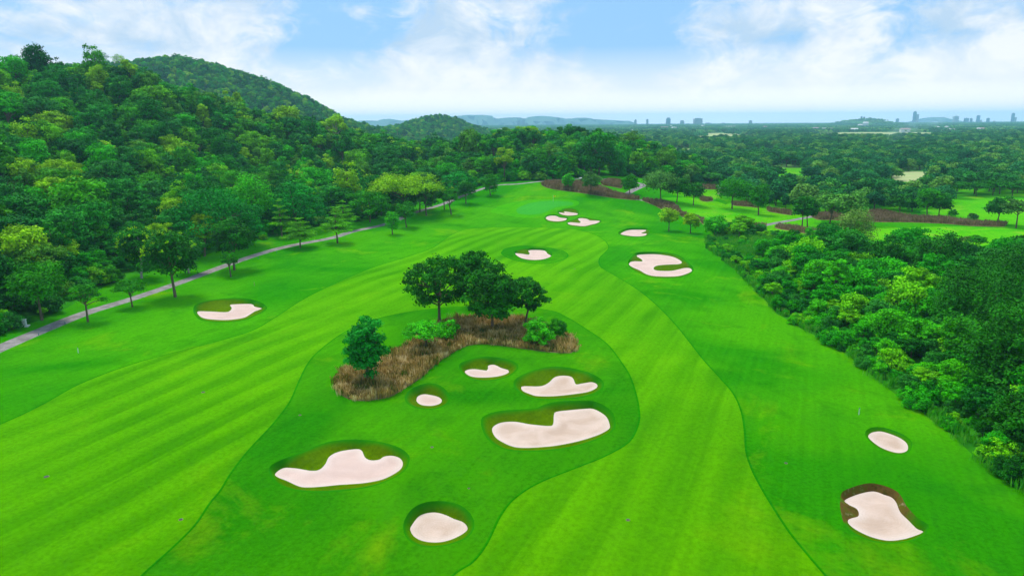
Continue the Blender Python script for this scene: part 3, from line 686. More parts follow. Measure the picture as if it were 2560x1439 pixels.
def tree_obj(name, x, y, h, w, kind, leafm, label, cat='tree', group=None, seed=0, n=5000, leaf=.26, bark=BARK, parts=True, flowers=False, z=None, fat=1.0):
    z = gz(x, y) if z is None else z
    v, f, t, L = crown(kind, h, w, seed, n, leaf)
    root = empty(name, (x, y, z - .05)); tag(root, label, cat, group)
    if flowers:
        rg = np.random.default_rng(seed + 9); d = rg.normal(size=(34, 3)); d[:, 2] = abs(d[:, 2]); d[:, 0] -= .8; d /= np.linalg.norm(d, axis=1)[:, None]
        C = np.array([0, 0, .64 * h]) + d * np.array([w * .5, w * .5, .36 * h])
        CC = (C[:, None, :] + rg.normal(size=(34, 26, 3)) * .17).reshape(-1, 3); v3, f3 = cards(CC, rg.normal(size=CC.shape) + np.array([0, 0, .5]), .14, rg, .8)
        link('flower_clusters', mesh('flower_clusters', v3, f3, LF['flower'], attrs={'tint': np.repeat(rg.random(len(CC)), 4)}), root)
    link('crown', mesh('crown', v, f, leafm, attrs={'tint': t}), root)
    tv, tf = woody(kind, h, w, L, seed, fat); link('trunk', mesh('trunk', tv, tf, bark, smooth=True), root)
    return root
def size_at(u, vb, vt, wpx):
    g = P([u], [vb])[0]; z = gz(*g); d = ray([u], [vt])[0]; zt = H + d[2] * g[1] / d[1]; depth = g[1] * ct + (H - z) * st
    return g[0], g[1], z, zt - z, wpx / F * depth
SPEC = [  # u, v_base, v_top, width_px, kind, leaves, label, extra
 (1099,812,649,158,'open','dark','wide dark tree with visible limbs, left of the clump on the brown grass bed',dict(n=9000,leaf=.24,fat=1.1)),
 (1187,765,621,76,'round','dark','dark tree rising behind the clump on the grass bed, only its top showing',dict(n=6000,leaf=.25)),
 (1231,832,662,124,'dense','dark','densest dark tree with leaves almost to the ground, in the middle of the clump',dict(n=11000,leaf=.24)),
 (1313,815,689,94,'open','dark','dark open crowned tree, right of the clump on the brown grass bed',dict(n=6500,leaf=.22)),
 (918,960,790,98,'dense','teal','blue-green feathery tree standing alone at the left tip of the grass bed',dict(n=9000,leaf=.19)),
 (220,804,696,78,'sparse','mid','small thin-leaved tree by the cart path, nearest the utility box',dict(n=2600,leaf=.16)),
 (331,767,690,82,'sparse','mid','small flat-topped tree beside the cart path, second from the left edge',dict(n=2600,leaf=.16)),
 (438,742,577,126,'round','dark','dark tree with lime flower clusters standing right at the path edge',dict(n=9000,leaf=.25,flowers=True)),
 (354,695,567,88,'round','dark','flowering dark tree on a pale trunk behind the cart path',dict(n=6000,leaf=.25,flowers=True,bark='P')),
 (472,683,585,74,'round','dark','dark tree on a straight pale trunk behind the path, beside the flowering ones',dict(n=5000,leaf=.25,bark='P')),
 (586,675,550,96,'round','dark','dark rounded tree overhanging the cart path, above the lone left bunker',dict(n=7000,leaf=.25)),
 (577,692,622,44,'sparse','mid','slim small tree leaning under the dark rounded tree by the path',dict(n=1800,leaf=.18)),
 (751,619,541,92,'tier','tier','layered tree with flat horizontal tiers, just below the cart path bend',dict(n=5500,leaf=.2)),
 (844,608,512,90,'tier','tier','taller layered tree in yellowish green, right of the other layered ones on the path',dict(n=6500,leaf=.2)),
 (705,592,495,62,'tier','tier','pointed yellow-green layered tree behind the path at the forest edge',dict(n=4000,leaf=.22)),
 (860,572,498,70,'tier','tier','layered tree at the forest edge behind the taller one',dict(n=4000,leaf=.24)),
 (981,586,527,35,'dense','bright','small bright green ball-shaped tree on the lawn below the path',dict(n=2600,leaf=.22)),
 (1016,568,507,47,'round','mid','mid green tree right behind the small ball-shaped one',dict(n=3400,leaf=.24)),
 (1066,539,443,62,'open','grey','tall grey-green tree with a bare lower trunk beside the path',dict(n=4600,leaf=.28)),
 (1111,524,462,40,'round','mid','green tree in the row along the path, with a slender trunk',dict(n=3000,leaf=.26)),
 (1128,536,465,46,'sparse','mid','loosely leaved tree in front of the row along the path',dict(n=2600,leaf=.24)),
 (1165,509,453,48,'round','dark','dark compact tree at the top of the path row',dict(n=3600,leaf=.27)),
 (1226,489,434,40,'dense','mid','rounded tree standing apart at the head of the hole where the path bends',dict(n=3400,leaf=.27)),
 (1420,474,432,30,'dense','bright','small bright tree growing out of the brown grass on the ridge',dict(n=2400,leaf=.28)),
 (1477,487,431,46,'round','grey','grey-green tree in the brown grass on the ridge, right of the bright one',dict(n=3000,leaf=.28)),
 (1672,577,519,46,'round','lime','yellow-green round tree at the right edge of the lawn, left one of the pair',dict(n=3200,leaf=.25)),
 (1726,583,531,38,'round','lime','yellow-green round tree, right one of the pair on the lawn edge',dict(n=2800,leaf=.25)),
 (1785,593,537,54,'dense','bright','dense mid green tree at the tip of the shrub belt',dict(n=3600,leaf=.25)),
 (1652,503,431,92,'round','grey','broad grey-green tree behind the ridge bed, larger of two',dict(n=4600,leaf=.34)),
 (1692,506,444,56,'round','dark','dark tree leaning against the broad grey-green one behind the ridge bed',dict(n=3600,leaf=.32)),
 (1574,484,437,42,'dense','mid','teal-green compact tree at the fork of the cart path on the ridge',dict(n=2600,leaf=.3)),
 (1733,513,457,50,'round','dark','dark open tree on the far lawn, left of the big round one',dict(n=3000,leaf=.3)),
 (1830,522,445,80,'round','mid','big round tree in the middle of the far lawn',dict(n=5200,leaf=.32)),
 (1896,537,452,42,'column','mid','tall columnar tree on the far lawn',dict(n=4200,leaf=.3)),
 (2005,568,492,54,'round','dark','dark tree on twin trunks beside the far path, left trunk',dict(n=3600,leaf=.28)),
 (2018,567,498,46,'round','dark','dark tree on twin trunks beside the far path, right trunk',dict(n=3200,leaf=.28)),
 (2132,640,518,84,'column','olive','tall olive feathery tree rising out of the shrub belt',dict(n=6500,leaf=.2,aspect=.3)),
 (2248,536,487,56,'round','dark','round dark tree behind the long purple-brown hedge',dict(n=3000,leaf=.33)),
 (2317,543,473,60,'round','mid','tree with lime flushes behind the long purple-brown hedge',dict(n=3400,leaf=.33)),
 (2346,544,484,48,'round','dark','dark tree touching the lime-flushed one behind the long hedge',dict(n=3000,leaf=.33)),
 (2390,496,452,62,'umbrella','dark','leftmost of the dark umbrella trees shading the far right fairway',dict(n=3200,leaf=.4)),
 (2440,490,452,64,'umbrella','dark','second of the dark umbrella trees over the far right fairway',dict(n=3200,leaf=.4)),
 (2482,488,449,60,'umbrella','dark','third dark umbrella tree over the far right fairway',dict(n=3200,leaf=.4)),
 (2530,491,452,70,'umbrella','dark','umbrella tree nearest the right edge over the far fairway',dict(n=3200,leaf=.4)),
 (2492,560,494,58,'round','dark','dark tree standing alone on the bright far right lawn',dict(n=3400,leaf=.3)),
 (2540,570,490,66,'sparse','grey','thin grey tree at the right edge on the bright far lawn',dict(n=3000,leaf=.3)),
 (2381,541,522,22,'shrub','mid','tiny round tree on the bright far lawn, left one of two',dict(n=900,leaf=.3)),
 (2432,549,533,24,'shrub','grey','tiny grey tree on the bright far lawn, right one of two',dict(n=900,leaf=.3)),
 (2436,628,587,48,'umbrella','mid','small flat umbrella tree behind the vine towers',dict(n=1800,leaf=.22)),
 (2409,626,590,30,'umbrella','olive','thin small umbrella tree beside the flat one',dict(n=1300,leaf=.2)),
 (840,382,288,76,'vase','lime','tall pale tree with forked white trunks above the forest',dict(n=5200,leaf=.38,bark='P',fat=1.7)),
 (770,348,300,34,'vase','grey','bare greyish tree beside the tall pale one',dict(n=700,leaf=.3,bark='P',fat=1.3)),
 (505,352,316,32,'vase','grey','leafless grey tree halfway up the hillside',dict(n=500,leaf=.3,bark='P',fat=1.3)),
 (545,622,462,190,'dome','teal','broad blue-green dome tree at the forest edge above the path',dict(n=13000,leaf=.3)),
 (742,575,455,132,'dome','teal','second broad dome tree, between forest and layered trees',dict(n=9000,leaf=.3)),
 (1012,536,436,176,'umbrella','lime','flat yellow-green rain tree over the forest edge by the path row',dict(n=11000,leaf=.32)),
 (925,555,470,100,'dome','mid','dark green dome tree left of the yellow-green rain tree',dict(n=7000,leaf=.3)),
 (1050,530,452,90,'dome','dark','grey-green dome tree in front of the yellow-green rain tree',dict(n=6000,leaf=.3)),
 (1145,490,425,76,'dome','teal','deep green dome tree behind the dark compact one',dict(n=5200,leaf=.32)),
 (638,575,442,90,'column','bright','upright yellow-green tree above the dome trees on the slope',dict(n=6000,leaf=.3)),
 (512,640,530,56,'round','yellow','yellow leaved tree glowing at the forest edge',dict(n=4000,leaf=.24)),
 (706,470,420,80,'dome','lime','bright lime dome tree inside the hillside forest',dict(n=5000,leaf=.34)),
 (1260,452,368,58,'vase','yellow','tall yellowing tree standing in the woods behind the hole',dict(n=4200,leaf=.38)),
 (105,800,655,120,'round','mid','bushy tree at the forest edge above the utility box',dict(n=8000,leaf=.2)),
 (2208,700,590,100,'vine','dark','narrower of the two vine-draped trees towering over the shrubs',dict(n=9000,leaf=.24)),
 (2335,715,577,140,'vine','dark','wider vine-draped tree towering over the shrubs',dict(n=12000,leaf=.24)),
 (2305,770,683,108,'shrub','bright','rounded climber-covered thicket in front of the vine-draped trees',dict(n=7000,leaf=.22)),
 (2545,760,612,190,'dense','dark','big dark tree at the right edge behind the large one',dict(n=16000,leaf=.2)),
 (2470,860,668,260,'dense','dark','large dark tree with yellowish leaf tips filling the right edge',dict(n=26000,leaf=.17)),
 (2590,1010,760,300,'dense','dark','deep dark tree cut by the right edge, lowest of the big ones',dict(n=26000,leaf=.17)),
 (2395,800,690,130,'dense','mid','mid green tree between the climber thicket and the large dark tree',dict(n=11000,leaf=.19)),
 (2500,1010,850,190,'round','dark','dark tree low on the right edge, in front of the large one',dict(n=14000,leaf=.18)),
 (2410,930,800,130,'round','mid','mid green tree halfway down the shrub belt near its right side',dict(n=10000,leaf=.18)),
 (2290,880,790,100,'dome','bright','bright domed tree halfway down the shrub belt',dict(n=8000,leaf=.18)),
 (2555,1130,990,150,'dense','dark','dark bushy tree at the right edge, lowest in the shrub belt',dict(n=12000,leaf=.15)),
 (2560,690,590,120,'umbrella','dark','spreading dark tree at the right edge above the shrub belt',dict(n=7000,leaf=.26)),
 (300,345,306,30,'vase','grey','bare pale tree standing out high on the left hillside',dict(n=300,leaf=.3,bark='P',fat=1.3)),
 (625,330,292,34,'vase','grey','sparse grey tree near the foot of the skyline ridge',dict(n=500,leaf=.3,bark='P',fat=1.3)),
 (1185,415,372,34,'vase','olive','thin olive tree standing in the woods behind the hole',dict(n=900,leaf=.32,bark='P',fat=1.3)),
 (252,180,126,38,'round','dark','tall tree poking above the skyline of the left hill',dict(n=4000,leaf=.4)),
 (300,180,134,30,'round','yellow','small yellowish tree on the skyline of the left hill',dict(n=2600,leaf=.4)),
 (2085,770,640,66,'sparse','bright','light green slender tree standing up from the shrub belt',dict(n=3600,leaf=.2)),
 (2500,470,425,80,'umbrella','dark','spreading dark tree beyond the umbrella trees at the right',dict(n=3200,leaf=.42)),
]
ISL = []
spec_xy = []
for i, (u, vb, vt, wp, kd, lf, lb, ex_) in enumerate(SPEC):
    x, y, z, h, w = size_at(u, vb, vt, wp); ex_ = dict(ex_); asp = ex_.pop('aspect', .6)
    if ex_.get('bark') == 'P': ex_['bark'] = PALE
    nm = {'tier': 'layered_tree', 'umbrella': 'umbrella_tree', 'dome': 'rain_tree', 'column': 'columnar_tree', 'vine': 'vine_covered_tree'}.get(kd, 'broadleaf_tree')
    tree_obj(nm, x, y, h, w, kd, LF[lf], lb, 'tree', None, 100 + i, z=z, **ex_)
    spec_xy.append((x, y, w / 2, h))
spec_xy = np.array(spec_xy)
# shrubs on the grass bed
for u, vb, vt, wp, lf, kd, lb in [(1064,878,802,112,'bright','umbrella','spreading bright green bush with a thin stem on the left half of the grass bed'),
        (1118,850,798,60,'bright','shrub','leafy bright bush touching the spreading one on the grass bed'),
        (1345,862,790,72,'bright','shrub','drooping vivid green bush at the right end of the grass bed'),
        (1388,850,793,56,'mid','shrub','rounder green bush right of the drooping one on the grass bed')]:
    x, y, z, h, w = size_at(u, vb, vt, wp); tree_obj('bush', x, y, h, w, kd, LF[lf], lb, 'bush', 'green bushes on the brown grass bed', int(u), n=3800, leaf=.16, z=z)
log('specimens')

# ------------------------------------------------------------------ forests
def proto(name, kind, h, w, seed, n, leaf, leafm, bark=BARK):
    v, f, t, L = crown(kind, h, w, seed, n, leaf); tv, tf = woody(kind, h, w, L, seed)
    return (mesh('crown', v, f, leafm, attrs={'tint': t}), mesh('trunk', tv, tf, bark, smooth=True))
def proto1(name, kind, h, w, seed, n, leaf, leafm, bark=BARK):
    v, f, t, L = crown(kind, h, w, seed, n, leaf); tv, tf = woody(kind, h, w, L, seed)
    V = np.concatenate([v, tv]); Fq = np.concatenate([f, tf + len(v)])
    return mesh(name, V, Fq, [leafm, bark], np.concatenate([np.zeros(len(f)), np.ones(len(tf))]), attrs={'tint': np.concatenate([t, np.zeros(len(tv))])})
PK = ['round', 'dense', 'dome', 'open', 'column', 'vine', 'vase', 'open', 'shrub']
PH = [10, 11, 9, 11, 12, 12, 11, 9.5, 6]
PW = [8.5, 8, 11, 9.5, 5.5, 7.5, 7.5, 11, 8]
near_p = [proto('f', k, h, w, 900 + i, 5200, .27, LF['forest']) for i, (k, h, w) in enumerate(zip(PK, PH, PW))]
mid_p = [proto1('forest_tree', k, h, w, 940 + i, 2600, .40, LF['forest']) for i, (k, h, w) in enumerate(zip(PK, PH, PW))]
PPK = ['round', 'umbrella', 'dense', 'dome', 'round', 'column', 'dense']; PPH = [8, 9, 9, 9, 10, 10, 7]; PPW = [8, 12, 9, 12, 9, 5, 9]
plain_p = [proto1('plain_tree', k, h, w, 970 + i, 1500, .46, LF['plain']) for i, (k, h, w) in enumerate(zip(PPK, PPH, PPW))]
def grove(seed):
    rg = np.random.default_rng(seed); Vs = []; Ts = []; Fs = []; o = 0
    for i in range(46):
        x, y = rg.random(2) * 74 - 37; h = 5.5 + 5 * rg.random(); w = 6 + 5 * rg.random(); n = 70
        d = rg.normal(size=(n, 3)); d[:, 2] = abs(d[:, 2]) * 1.0 - .15; d /= np.linalg.norm(d, axis=1)[:, None]
        C = np.array([x, y, h * .45]) + d * np.array([w / 2, w / 2, h * .52]) * (.8 + .25 * rg.random((n, 1)))
        v, f = cards(C, d + rg.normal(size=(n, 3)) * .4 + np.array([0, 0, .3]), 1.15, rg, .75); tt = rg.random()
        Vs.append(v); Fs.append(f + o); o += len(v); Ts.append(np.repeat(np.clip(tt * .7 + .3 * rg.random(n), 0, 1), 4))
    return mesh('grove', np.concatenate(Vs), np.concatenate(Fs), LF['plain'], attrs={'tint': np.concatenate(Ts)})
groves = [grove(50 + i) for i in range(5)]
shrub_p = [proto1('shrub', k, h, w, 990 + i, 4200, .145, LF['shrub']) for i, (k, h, w) in enumerate([('shrub', 3.4, 4.2), ('shrub', 3, 4.8), ('round', 5, 4), ('dense', 4.6, 4.2), ('dome', 4, 5), ('shrub', 4.2, 3.8), ('sparse', 5, 4.5)])]

def scatter(name, meshes, xyz, idx, rz, scl, label, cat):
    """one object of kind stuff: points that carry real tree meshes through geometry nodes"""
    me = bpy.data.meshes.new(name); me.vertices.add(len(xyz)); me.vertices.foreach_set('co', np.asarray(xyz, np.float32).ravel())
    a = me.attributes.new('pick', 'INT', 'POINT'); a.data.foreach_set('value', np.asarray(idx, np.int32))
    a = me.attributes.new('turn', 'FLOAT', 'POINT'); a.data.foreach_set('value', np.asarray(rz, np.float32))
    a = me.attributes.new('grow', 'FLOAT', 'POINT'); a.data.foreach_set('value', np.asarray(scl, np.float32))
    o = link(name, me); tag(o, label, None, None, 'stuff')
    ng = bpy.data.node_groups.new(name, 'GeometryNodeTree'); ng.interface.new_socket('Geometry', in_out='INPUT', socket_type='NodeSocketGeometry'); ng.interface.new_socket('Geometry', in_out='OUTPUT', socket_type='NodeSocketGeometry')
    n = ng.nodes; l = ng.links; gi = n.new('NodeGroupInput'); go = n.new('NodeGroupOutput')
    iop = n.new('GeometryNodeInstanceOnPoints'); jn = n.new('GeometryNodeJoinGeometry')
    for m in reversed(meshes):
        po = bpy.data.objects.new(m.name + '_source', m)
        oi = n.new('GeometryNodeObjectInfo'); oi.inputs['As Instance'].default_value = True; oi.inputs['Object'].default_value = po; l.new(oi.outputs['Geometry'], jn.inputs[0])
    l.new(gi.outputs[0], iop.inputs['Points']); l.new(jn.outputs[0], iop.inputs['Instance']); iop.inputs['Pick Instance'].default_value = True
    def at(nm, ty):
        x = n.new('GeometryNodeInputNamedAttribute'); x.data_type = ty; x.inputs['Name'].default_value = nm; return x.outputs['Attribute']
    l.new(at('pick', 'INT'), iop.inputs['Instance Index'])
    cx = n.new('ShaderNodeCombineXYZ'); l.new(at('turn', 'FLOAT'), cx.inputs[2]); l.new(cx.outputs[0], iop.inputs['Rotation'])
    l.new(at('grow', 'FLOAT'), iop.inputs['Scale']); l.new(iop.outputs[0], go.inputs[0])
    md = o.modifiers.new('scatter', 'NODES'); md.node_group = ng
    return o
def jgrid(x0, x1, y0, y1, s, jit=.75):
    gx, gy = np.meshgrid(np.arange(x0, x1, s), np.arange(y0, y1, s)); gx = gx.ravel() + (R.random(gx.size) - .5) * s * jit; gy = gy.ravel() + (R.random(gy.size) - .5) * s * jit
    return gx, gy
def away(x, y, fac=.72):
    d = np.hypot(x[:, None] - spec_xy[None, :, 0], y[:, None] - spec_xy[None, :, 1]); return (d > spec_xy[None, :, 2] * fac + 1.2).all(1)
# left hill, central hill
fx, fy = jgrid(-620, 125, 40, 720, 6.2, .95)
k = inside(fx, fy, forestw) & (np.abs(np.degrees(np.arctan2(fx, fy))) < 47) & away(fx, fy); fx, fy = fx[k], fy[k]
de = dist_poly(fx, fy, fe, False)
k = ~((np.abs(fx + 47 + (fy - 380) * .05) < 5) & (fy > 330) & (fy < 430)); fx, fy, de = fx[k], fy[k], de[k]
fz = base(fx, fy); u_, v_, dep = project(fx, fy, fz + 5)
s_ = (.58 + .80 * R.random(len(fx)) ** 1.4 + .45 * (R.random(len(fx)) > .94)) * (.55 + .45 * S(de / 14)) * np.where(fy > 330, .95, .93)
pk = R.integers(0, len(PK), len(fx)); pk = np.where(de < 5, 8, pk); pk = np.where((pk == 8) & (de > 12), 1, pk)
vis = (u_ > -20) & (u_ < 2580) & (v_ > 60) & (v_ < 1000)
rank = np.where(vis, dep / s_, 1e9); order = np.argsort(rank); ind = order[:295]; rest = order[295:]
flabels = {'vine': 'tall bulging tree hung with climbers in the forest on the left slope', 'round': 'rounded broadleaf tree packed into the forest on the left slope', 'dense': 'densely leaved tree packed into the forest on the left slope',
           'dome': 'wide dome-crowned tree packed into the forest on the left slope', 'open': 'loosely branched tree packed into the forest on the left slope',
           'column': 'upright narrow tree packed into the forest on the left slope', 'vase': 'vase-shaped tree with upswept limbs in the forest on the left slope', 'shrub': 'low bushy tree along the edge of the left forest'}
for i in ind:
    cm, tm = near_p[pk[i]]; o = bpy.data.objects.new('forest_tree', None); COL.objects.link(o); o.location = (fx[i], fy[i], fz[i] - .1); o.rotation_euler = (0, 0, random.random() * 6.28)
    q = float(s_[i]); o.scale = (q, q, q * random.uniform(.9, 1.12)); tag(o, flabels[PK[pk[i]]], 'tree', '%s trees of the near forest' % PK[pk[i]]); link('crown', cm, o); link('trunk', tm, o)
log('forest individuals', len(ind), 'rest', len(rest))
FX = [fx[rest]]; FY = [fy[rest]]; FS = [s_[rest]]; FP = [pk[rest]]
# second hill, small hill, woods between
for (x0, x1, y0, y1, s) in [(-760, -130, 720, 1080, 8.0), (-560, 60, 1250, 1540, 9.5)]:
    gx, gy = jgrid(x0, x1, y0, y1, s); gz_ = base(gx, gy); uu, vv, dd = project(gx, gy, gz_ + 6); k = (uu > -60) & (uu < 1600) & (gz_ > 1.5); gx, gy = gx[k], gy[k]
    FX.append(gx); FY.append(gy); FS.append((.8 + .5 * R.random(len(gx)))); FP.append(R.integers(0, 8, len(gx)))
FX = np.concatenate(FX); FY = np.concatenate(FY); FS = np.concatenate(FS); FP = np.concatenate(FP)
scatter('forest', mid_p, np.c_[FX, FY, base(FX, FY) - .2], FP, R.random(len(FX)) * 6.28, FS, 'dense mixed green forest covering the hills', None)
# plain woods
def in_any(x, y, polys):
    r = np.zeros(len(x), bool)
    for p in polys: r |= inside(x, y, p)
    return r
gx, gy = jgrid(20, 620, 215, 560, 8.4, .9)
k = (np.abs(np.degrees(np.arctan2(gx, gy))) < 41) & ~inside(gx, gy, forestw) & ~in_any(gx, gy, CLEAR + PALEF) & ~in_any(gx, gy, BEDS) & ~inside(gx, gy, beltw) & ~inside(gx, gy, path2w) & ~inside(gx, gy, pathw) & away(gx, gy, 1.0)
k &= ~((gx < 75 + (gy - 290) * .1) & (gy < 345)) & (gx > 78)
cl = np.sin(gx * .045 + 1) * np.sin(gy * .06 + gx * .02) + .5 * np.sin(gx * .11 + gy * .07)
k &= (cl > -.35) | (gy > 430); k &= (gy > 300) | (gx > 78)
gx, gy = gx[k], gy[k]; zz = base(gx, gy); uu, vv, dd = project(gx, gy, zz + 4)
# keep the sight lines to the clearings open
okc = np.ones(len(gx), bool)
for X_, Y_, w_ in [(2000, 440, 60), (2280, 440, 50), (1765, 482, 30), (2125, 491, 25)]:
    okc &= ~((np.abs(uu - X_) < w_) & (vv > Y_ - 6) & (vv < Y_ + 22))
okc &= ~((vv > 478) & (uu > 2360)) & ~((vv > 536) & (uu > 1960))
gx, gy, zz, uu, vv, dd = [a[okc] for a in (gx, gy, zz, uu, vv, dd)]
sp = .62 + .6 * R.random(len(gx)) ** 1.2; pp = R.integers(0, len(PPK), len(gx))
vis = (uu > -10) & (uu < 2570); order = np.argsort(np.where(vis, dd / sp, 1e9)); ind = order[:290]; rest = order[290:]
plabels = {'round': 'rounded tree among the parkland woods beyond the far lawns', 'umbrella': 'flat-crowned spreading tree among the parkland woods', 'dense': 'dense dark tree among the parkland woods beyond the far lawns',
           'dome': 'broad domed tree among the parkland woods', 'column': 'narrow upright tree among the parkland woods'}
for i in ind:
    o = link('parkland_tree', plain_p[pp[i]]); o.location = (gx[i], gy[i], zz[i] - .1); o.rotation_euler = (0, 0, random.random() * 6.28); q = float(sp[i]); o.scale = (q, q, q)
    tag(o, plabels[PPK[pp[i]]], 'tree', '%s trees of the parkland' % PPK[pp[i]])
log('parkland', len(ind), len(rest))
PX = [gx[rest]]; PY = [gy[rest]]; PS = [sp[rest]]; PI_ = [pp[rest]]
r0 = 540
while r0 < 1650:
    r1 = r0 * 1.3; s = 8.0 + (r0 - 540) / 260
    gx, gy = jgrid(-r1 * .75, r1 * .8, r0 * .7, r1, s, .9); rr = np.hypot(gx, gy)
    k = (rr >= r0) & (rr < r1) & (np.abs(np.degrees(np.arctan2(gx, gy))) < 40) & ~inside(gx, gy, forestw) & ~in_any(gx, gy, CLEAR + PALEF)
    hole = np.sin(gx * .011 + 2) * np.sin(gy * .013 + gx * .004) + .6 * np.sin(gx * .03 + 1) * np.sin(gy * .021)
    k &= (hole < .72) & ((gy > 562) | (gx < 78) | (gx > 600)); zz = base(gx, gy); k &= (zz < 3) | (gx > -120); gx, gy = gx[k], gy[k]
    PX.append(gx); PY.append(gy); PS.append((.7 + .6 * R.random(len(gx))) * (1 + (s - 8) * .04)); PI_.append(R.integers(0, len(PPK), len(gx))); r0 = r1
gl = len(plain_p)
gx, gy = jgrid(-5200, 5600, 1200, 6700, 66, .35); rr = np.hypot(gx, gy)
k = (rr > 1600) & (np.abs(np.degrees(np.arctan2(gx, gy))) < 41)
hole = np.sin(gx * .004 + 2) * np.sin(gy * .0061 + gx * .002) + .7 * np.sin(gx * .011 + 1) * np.sin(gy * .0083 + 2)
k &= (hole < .62) | ((np.abs(gy - 4300) < 300) & (gx > min(h4x) - 60) & (gx < max(h4x) + 60)); k &= ~in_any(gx, gy, PALEF)
gx, gy = gx[k], gy[k]; PX.append(gx); PY.append(gy); PS.append(np.full(len(gx), .95) + .2 * R.random(len(gx))); PI_.append(gl + R.integers(0, 5, len(gx)))
PX = np.concatenate(PX); PY = np.concatenate(PY); PS = np.concatenate(PS); PI_ = np.concatenate(PI_)
scatter('woods', plain_p + groves, np.c_[PX, PY, base(PX, PY) - .2], PI_, R.random(len(PX)) * 6.28, PS, 'bluish woods spreading over the plain to the coast', None)
log('woods', len(PX))
# shrub belt on the right
gx, gy = jgrid(20, 260, 20, 260, 2.25, .95)
k = inside(gx, gy, beltw) & away(gx, gy, .5); gx, gy = gx[k], gy[k]; zz = base(gx, gy); uu, vv, dd = project(gx, gy, zz + 1.5)
dedge = dist_poly(gx, gy, bw, False)
meadow = inside(uu, vv, np.array([(1780,580),(2110,585),(2130,640),(2000,640),(1880,650),(1800,625)], float))
k = (~meadow) | (R.random(len(gx)) < .12); gx, gy, zz, uu, vv, dd, dedge = [a[k] for a in (gx, gy, zz, uu, vv, dd, dedge)]
ss = (.42 + .85 * R.random(len(gx)) ** 1.3) * (.62 + .75 * S((dedge - 1) / 16)) * np.where((vv < 628) & (uu > 1860), .5, 1); pi_ = R.integers(0, len(shrub_p), len(gx)); pi_ = np.where((dedge < 4) & (R.random(len(gx)) < .6), R.integers(0, 2, len(gx)), pi_)
vis = (uu > 0) & (uu < 2570) & (vv < 1450); order = np.argsort(np.where(vis, dd / ss, 1e9)); ind = order[:295]; rest = order[295:]
slabels = ['low spreading shrub in the shrub belt on the right', 'broad low shrub in the shrub belt on the right', 'small round-headed tree in the shrub belt on the right', 'dense upright bush in the shrub belt on the right',
           'mounded bush in the shrub belt on the right', 'narrow leafy shrub in the shrub belt on the right', 'thin airy sapling in the shrub belt on the right']
for i in ind:
    o = link('shrub', shrub_p[pi_[i]]); o.location = (gx[i], gy[i], zz[i] - .1); o.rotation_euler = (0, 0, random.random() * 6.28); q = float(ss[i]); o.scale = (q, q, q * random.uniform(.85, 1.2)); tag(o, slabels[pi_[i]], 'shrub', slabels[pi_[i]].split(' in the')[0] + 's of the right belt')
ux, uy = jgrid(-160, 110, 60, 400, 2.9, .9); kk = inside(ux, uy, forestw); ux, uy = ux[kk], uy[kk]; ud = dist_poly(ux, uy, fe, False); kk = (ud < 26) & (ud > .6) & (R.random(len(ux)) < .85); ux, uy, ud = ux[kk], uy[kk], ud[kk]
AX = np.concatenate([gx[rest], ux]); AY = np.concatenate([gy[rest], uy]); AP = np.concatenate([pi_[rest], R.integers(0, len(shrub_p), len(ux))]); AS = np.concatenate([ss[rest], (.45 + .6 * R.random(len(ux))) * (.6 + .8 * S(ud / 9))])
scatter('undergrowth', shrub_p, np.c_[AX, AY, base(AX, AY) - .1], AP, R.random(len(AX)) * 6.28, AS, 'green undergrowth filling the shrub belt and forest edges', None)
log('shrubs', len(ind), len(rest))

# ------------------------------------------------------------------ tall grasses
def grass_stuff(name, xy, hh, cols, width, label, per=9, lean=.45):
    rg = np.random.default_rng(len(xy)); n = len(xy); z = base(xy[:, 0], xy[:, 1]); Vs = []; T = []
    B = np.repeat(np.c_[xy, z], per, 0) + np.c_[rg.normal(size=(n * per, 2)) * .22, np.zeros(n * per)]
    hh = hh * np.ones(n); hs = np.repeat(hh * (.7 + .6 * rg.random(n)), per) * (.75 + .4 * rg.random(n * per)); an = rg.random(n * per) * 6.28; dr = np.c_[np.cos(an), np.sin(an), np.zeros(n * per)]
    sd = np.c_[-np.sin(an), np.cos(an), np.zeros(n * per)] * (width * (.7 + .6 * rg.random(n * per)))[:, None]
    tip = B + dr * (hs * lean * rg.random(n * per))[:, None] + np.c_[np.zeros((n * per, 2)), hs]; mid = B + (tip - B) * .55 + np.c_[np.zeros((n * per, 2)), hs * .08]
    V = np.stack([B, mid + sd, tip, mid - sd], 1).reshape(-1, 3); t = np.repeat(np.clip(np.repeat(rg.random(n), per) * .6 + .4 * rg.random(n * per), 0, 1), 4)
    o = link(name, mesh(name, V, np.arange(len(V)).reshape(-1, 4), cols, attrs={'tint': t})); tag(o, label, None, None, 'stuff')
def tall_mat(name, stops):
    m, ns, ls = newmat(name); at = ns.new('ShaderNodeAttribute'); at.attribute_name = 'tint'
    pos = ns.new('ShaderNodeNewGeometry').outputs['Position']; n = noise(ns, ls, pos, .35, 3, .6)
    f = mth(ns, ls, 'ADD', mth(ns, ls, 'MULTIPLY', at.outputs['Fac'], .65), mth(ns, ls, 'MULTIPLY', rng01(ns, ls, n, .3, .7), .35)); c = ramp(ns, ls, f, stops)
    p = N(ns, 'ShaderNodeBsdfPrincipled', i_Roughness=.8); p.inputs['Specular IOR Level'].default_value = .1; ls.new(c, p.inputs['Base Color']); t = ns.new('ShaderNodeBsdfTranslucent'); ls.new(c, t.inputs[0])
    mx = ns.new('ShaderNodeMixShader'); mx.inputs[0].default_value = .3; ls.new(p.outputs[0], mx.inputs[1]); ls.new(t.outputs[0], mx.inputs[2]); out = ns.new('ShaderNodeOutputMaterial'); ls.new(mx.outputs[0], out.inputs[0]); return m
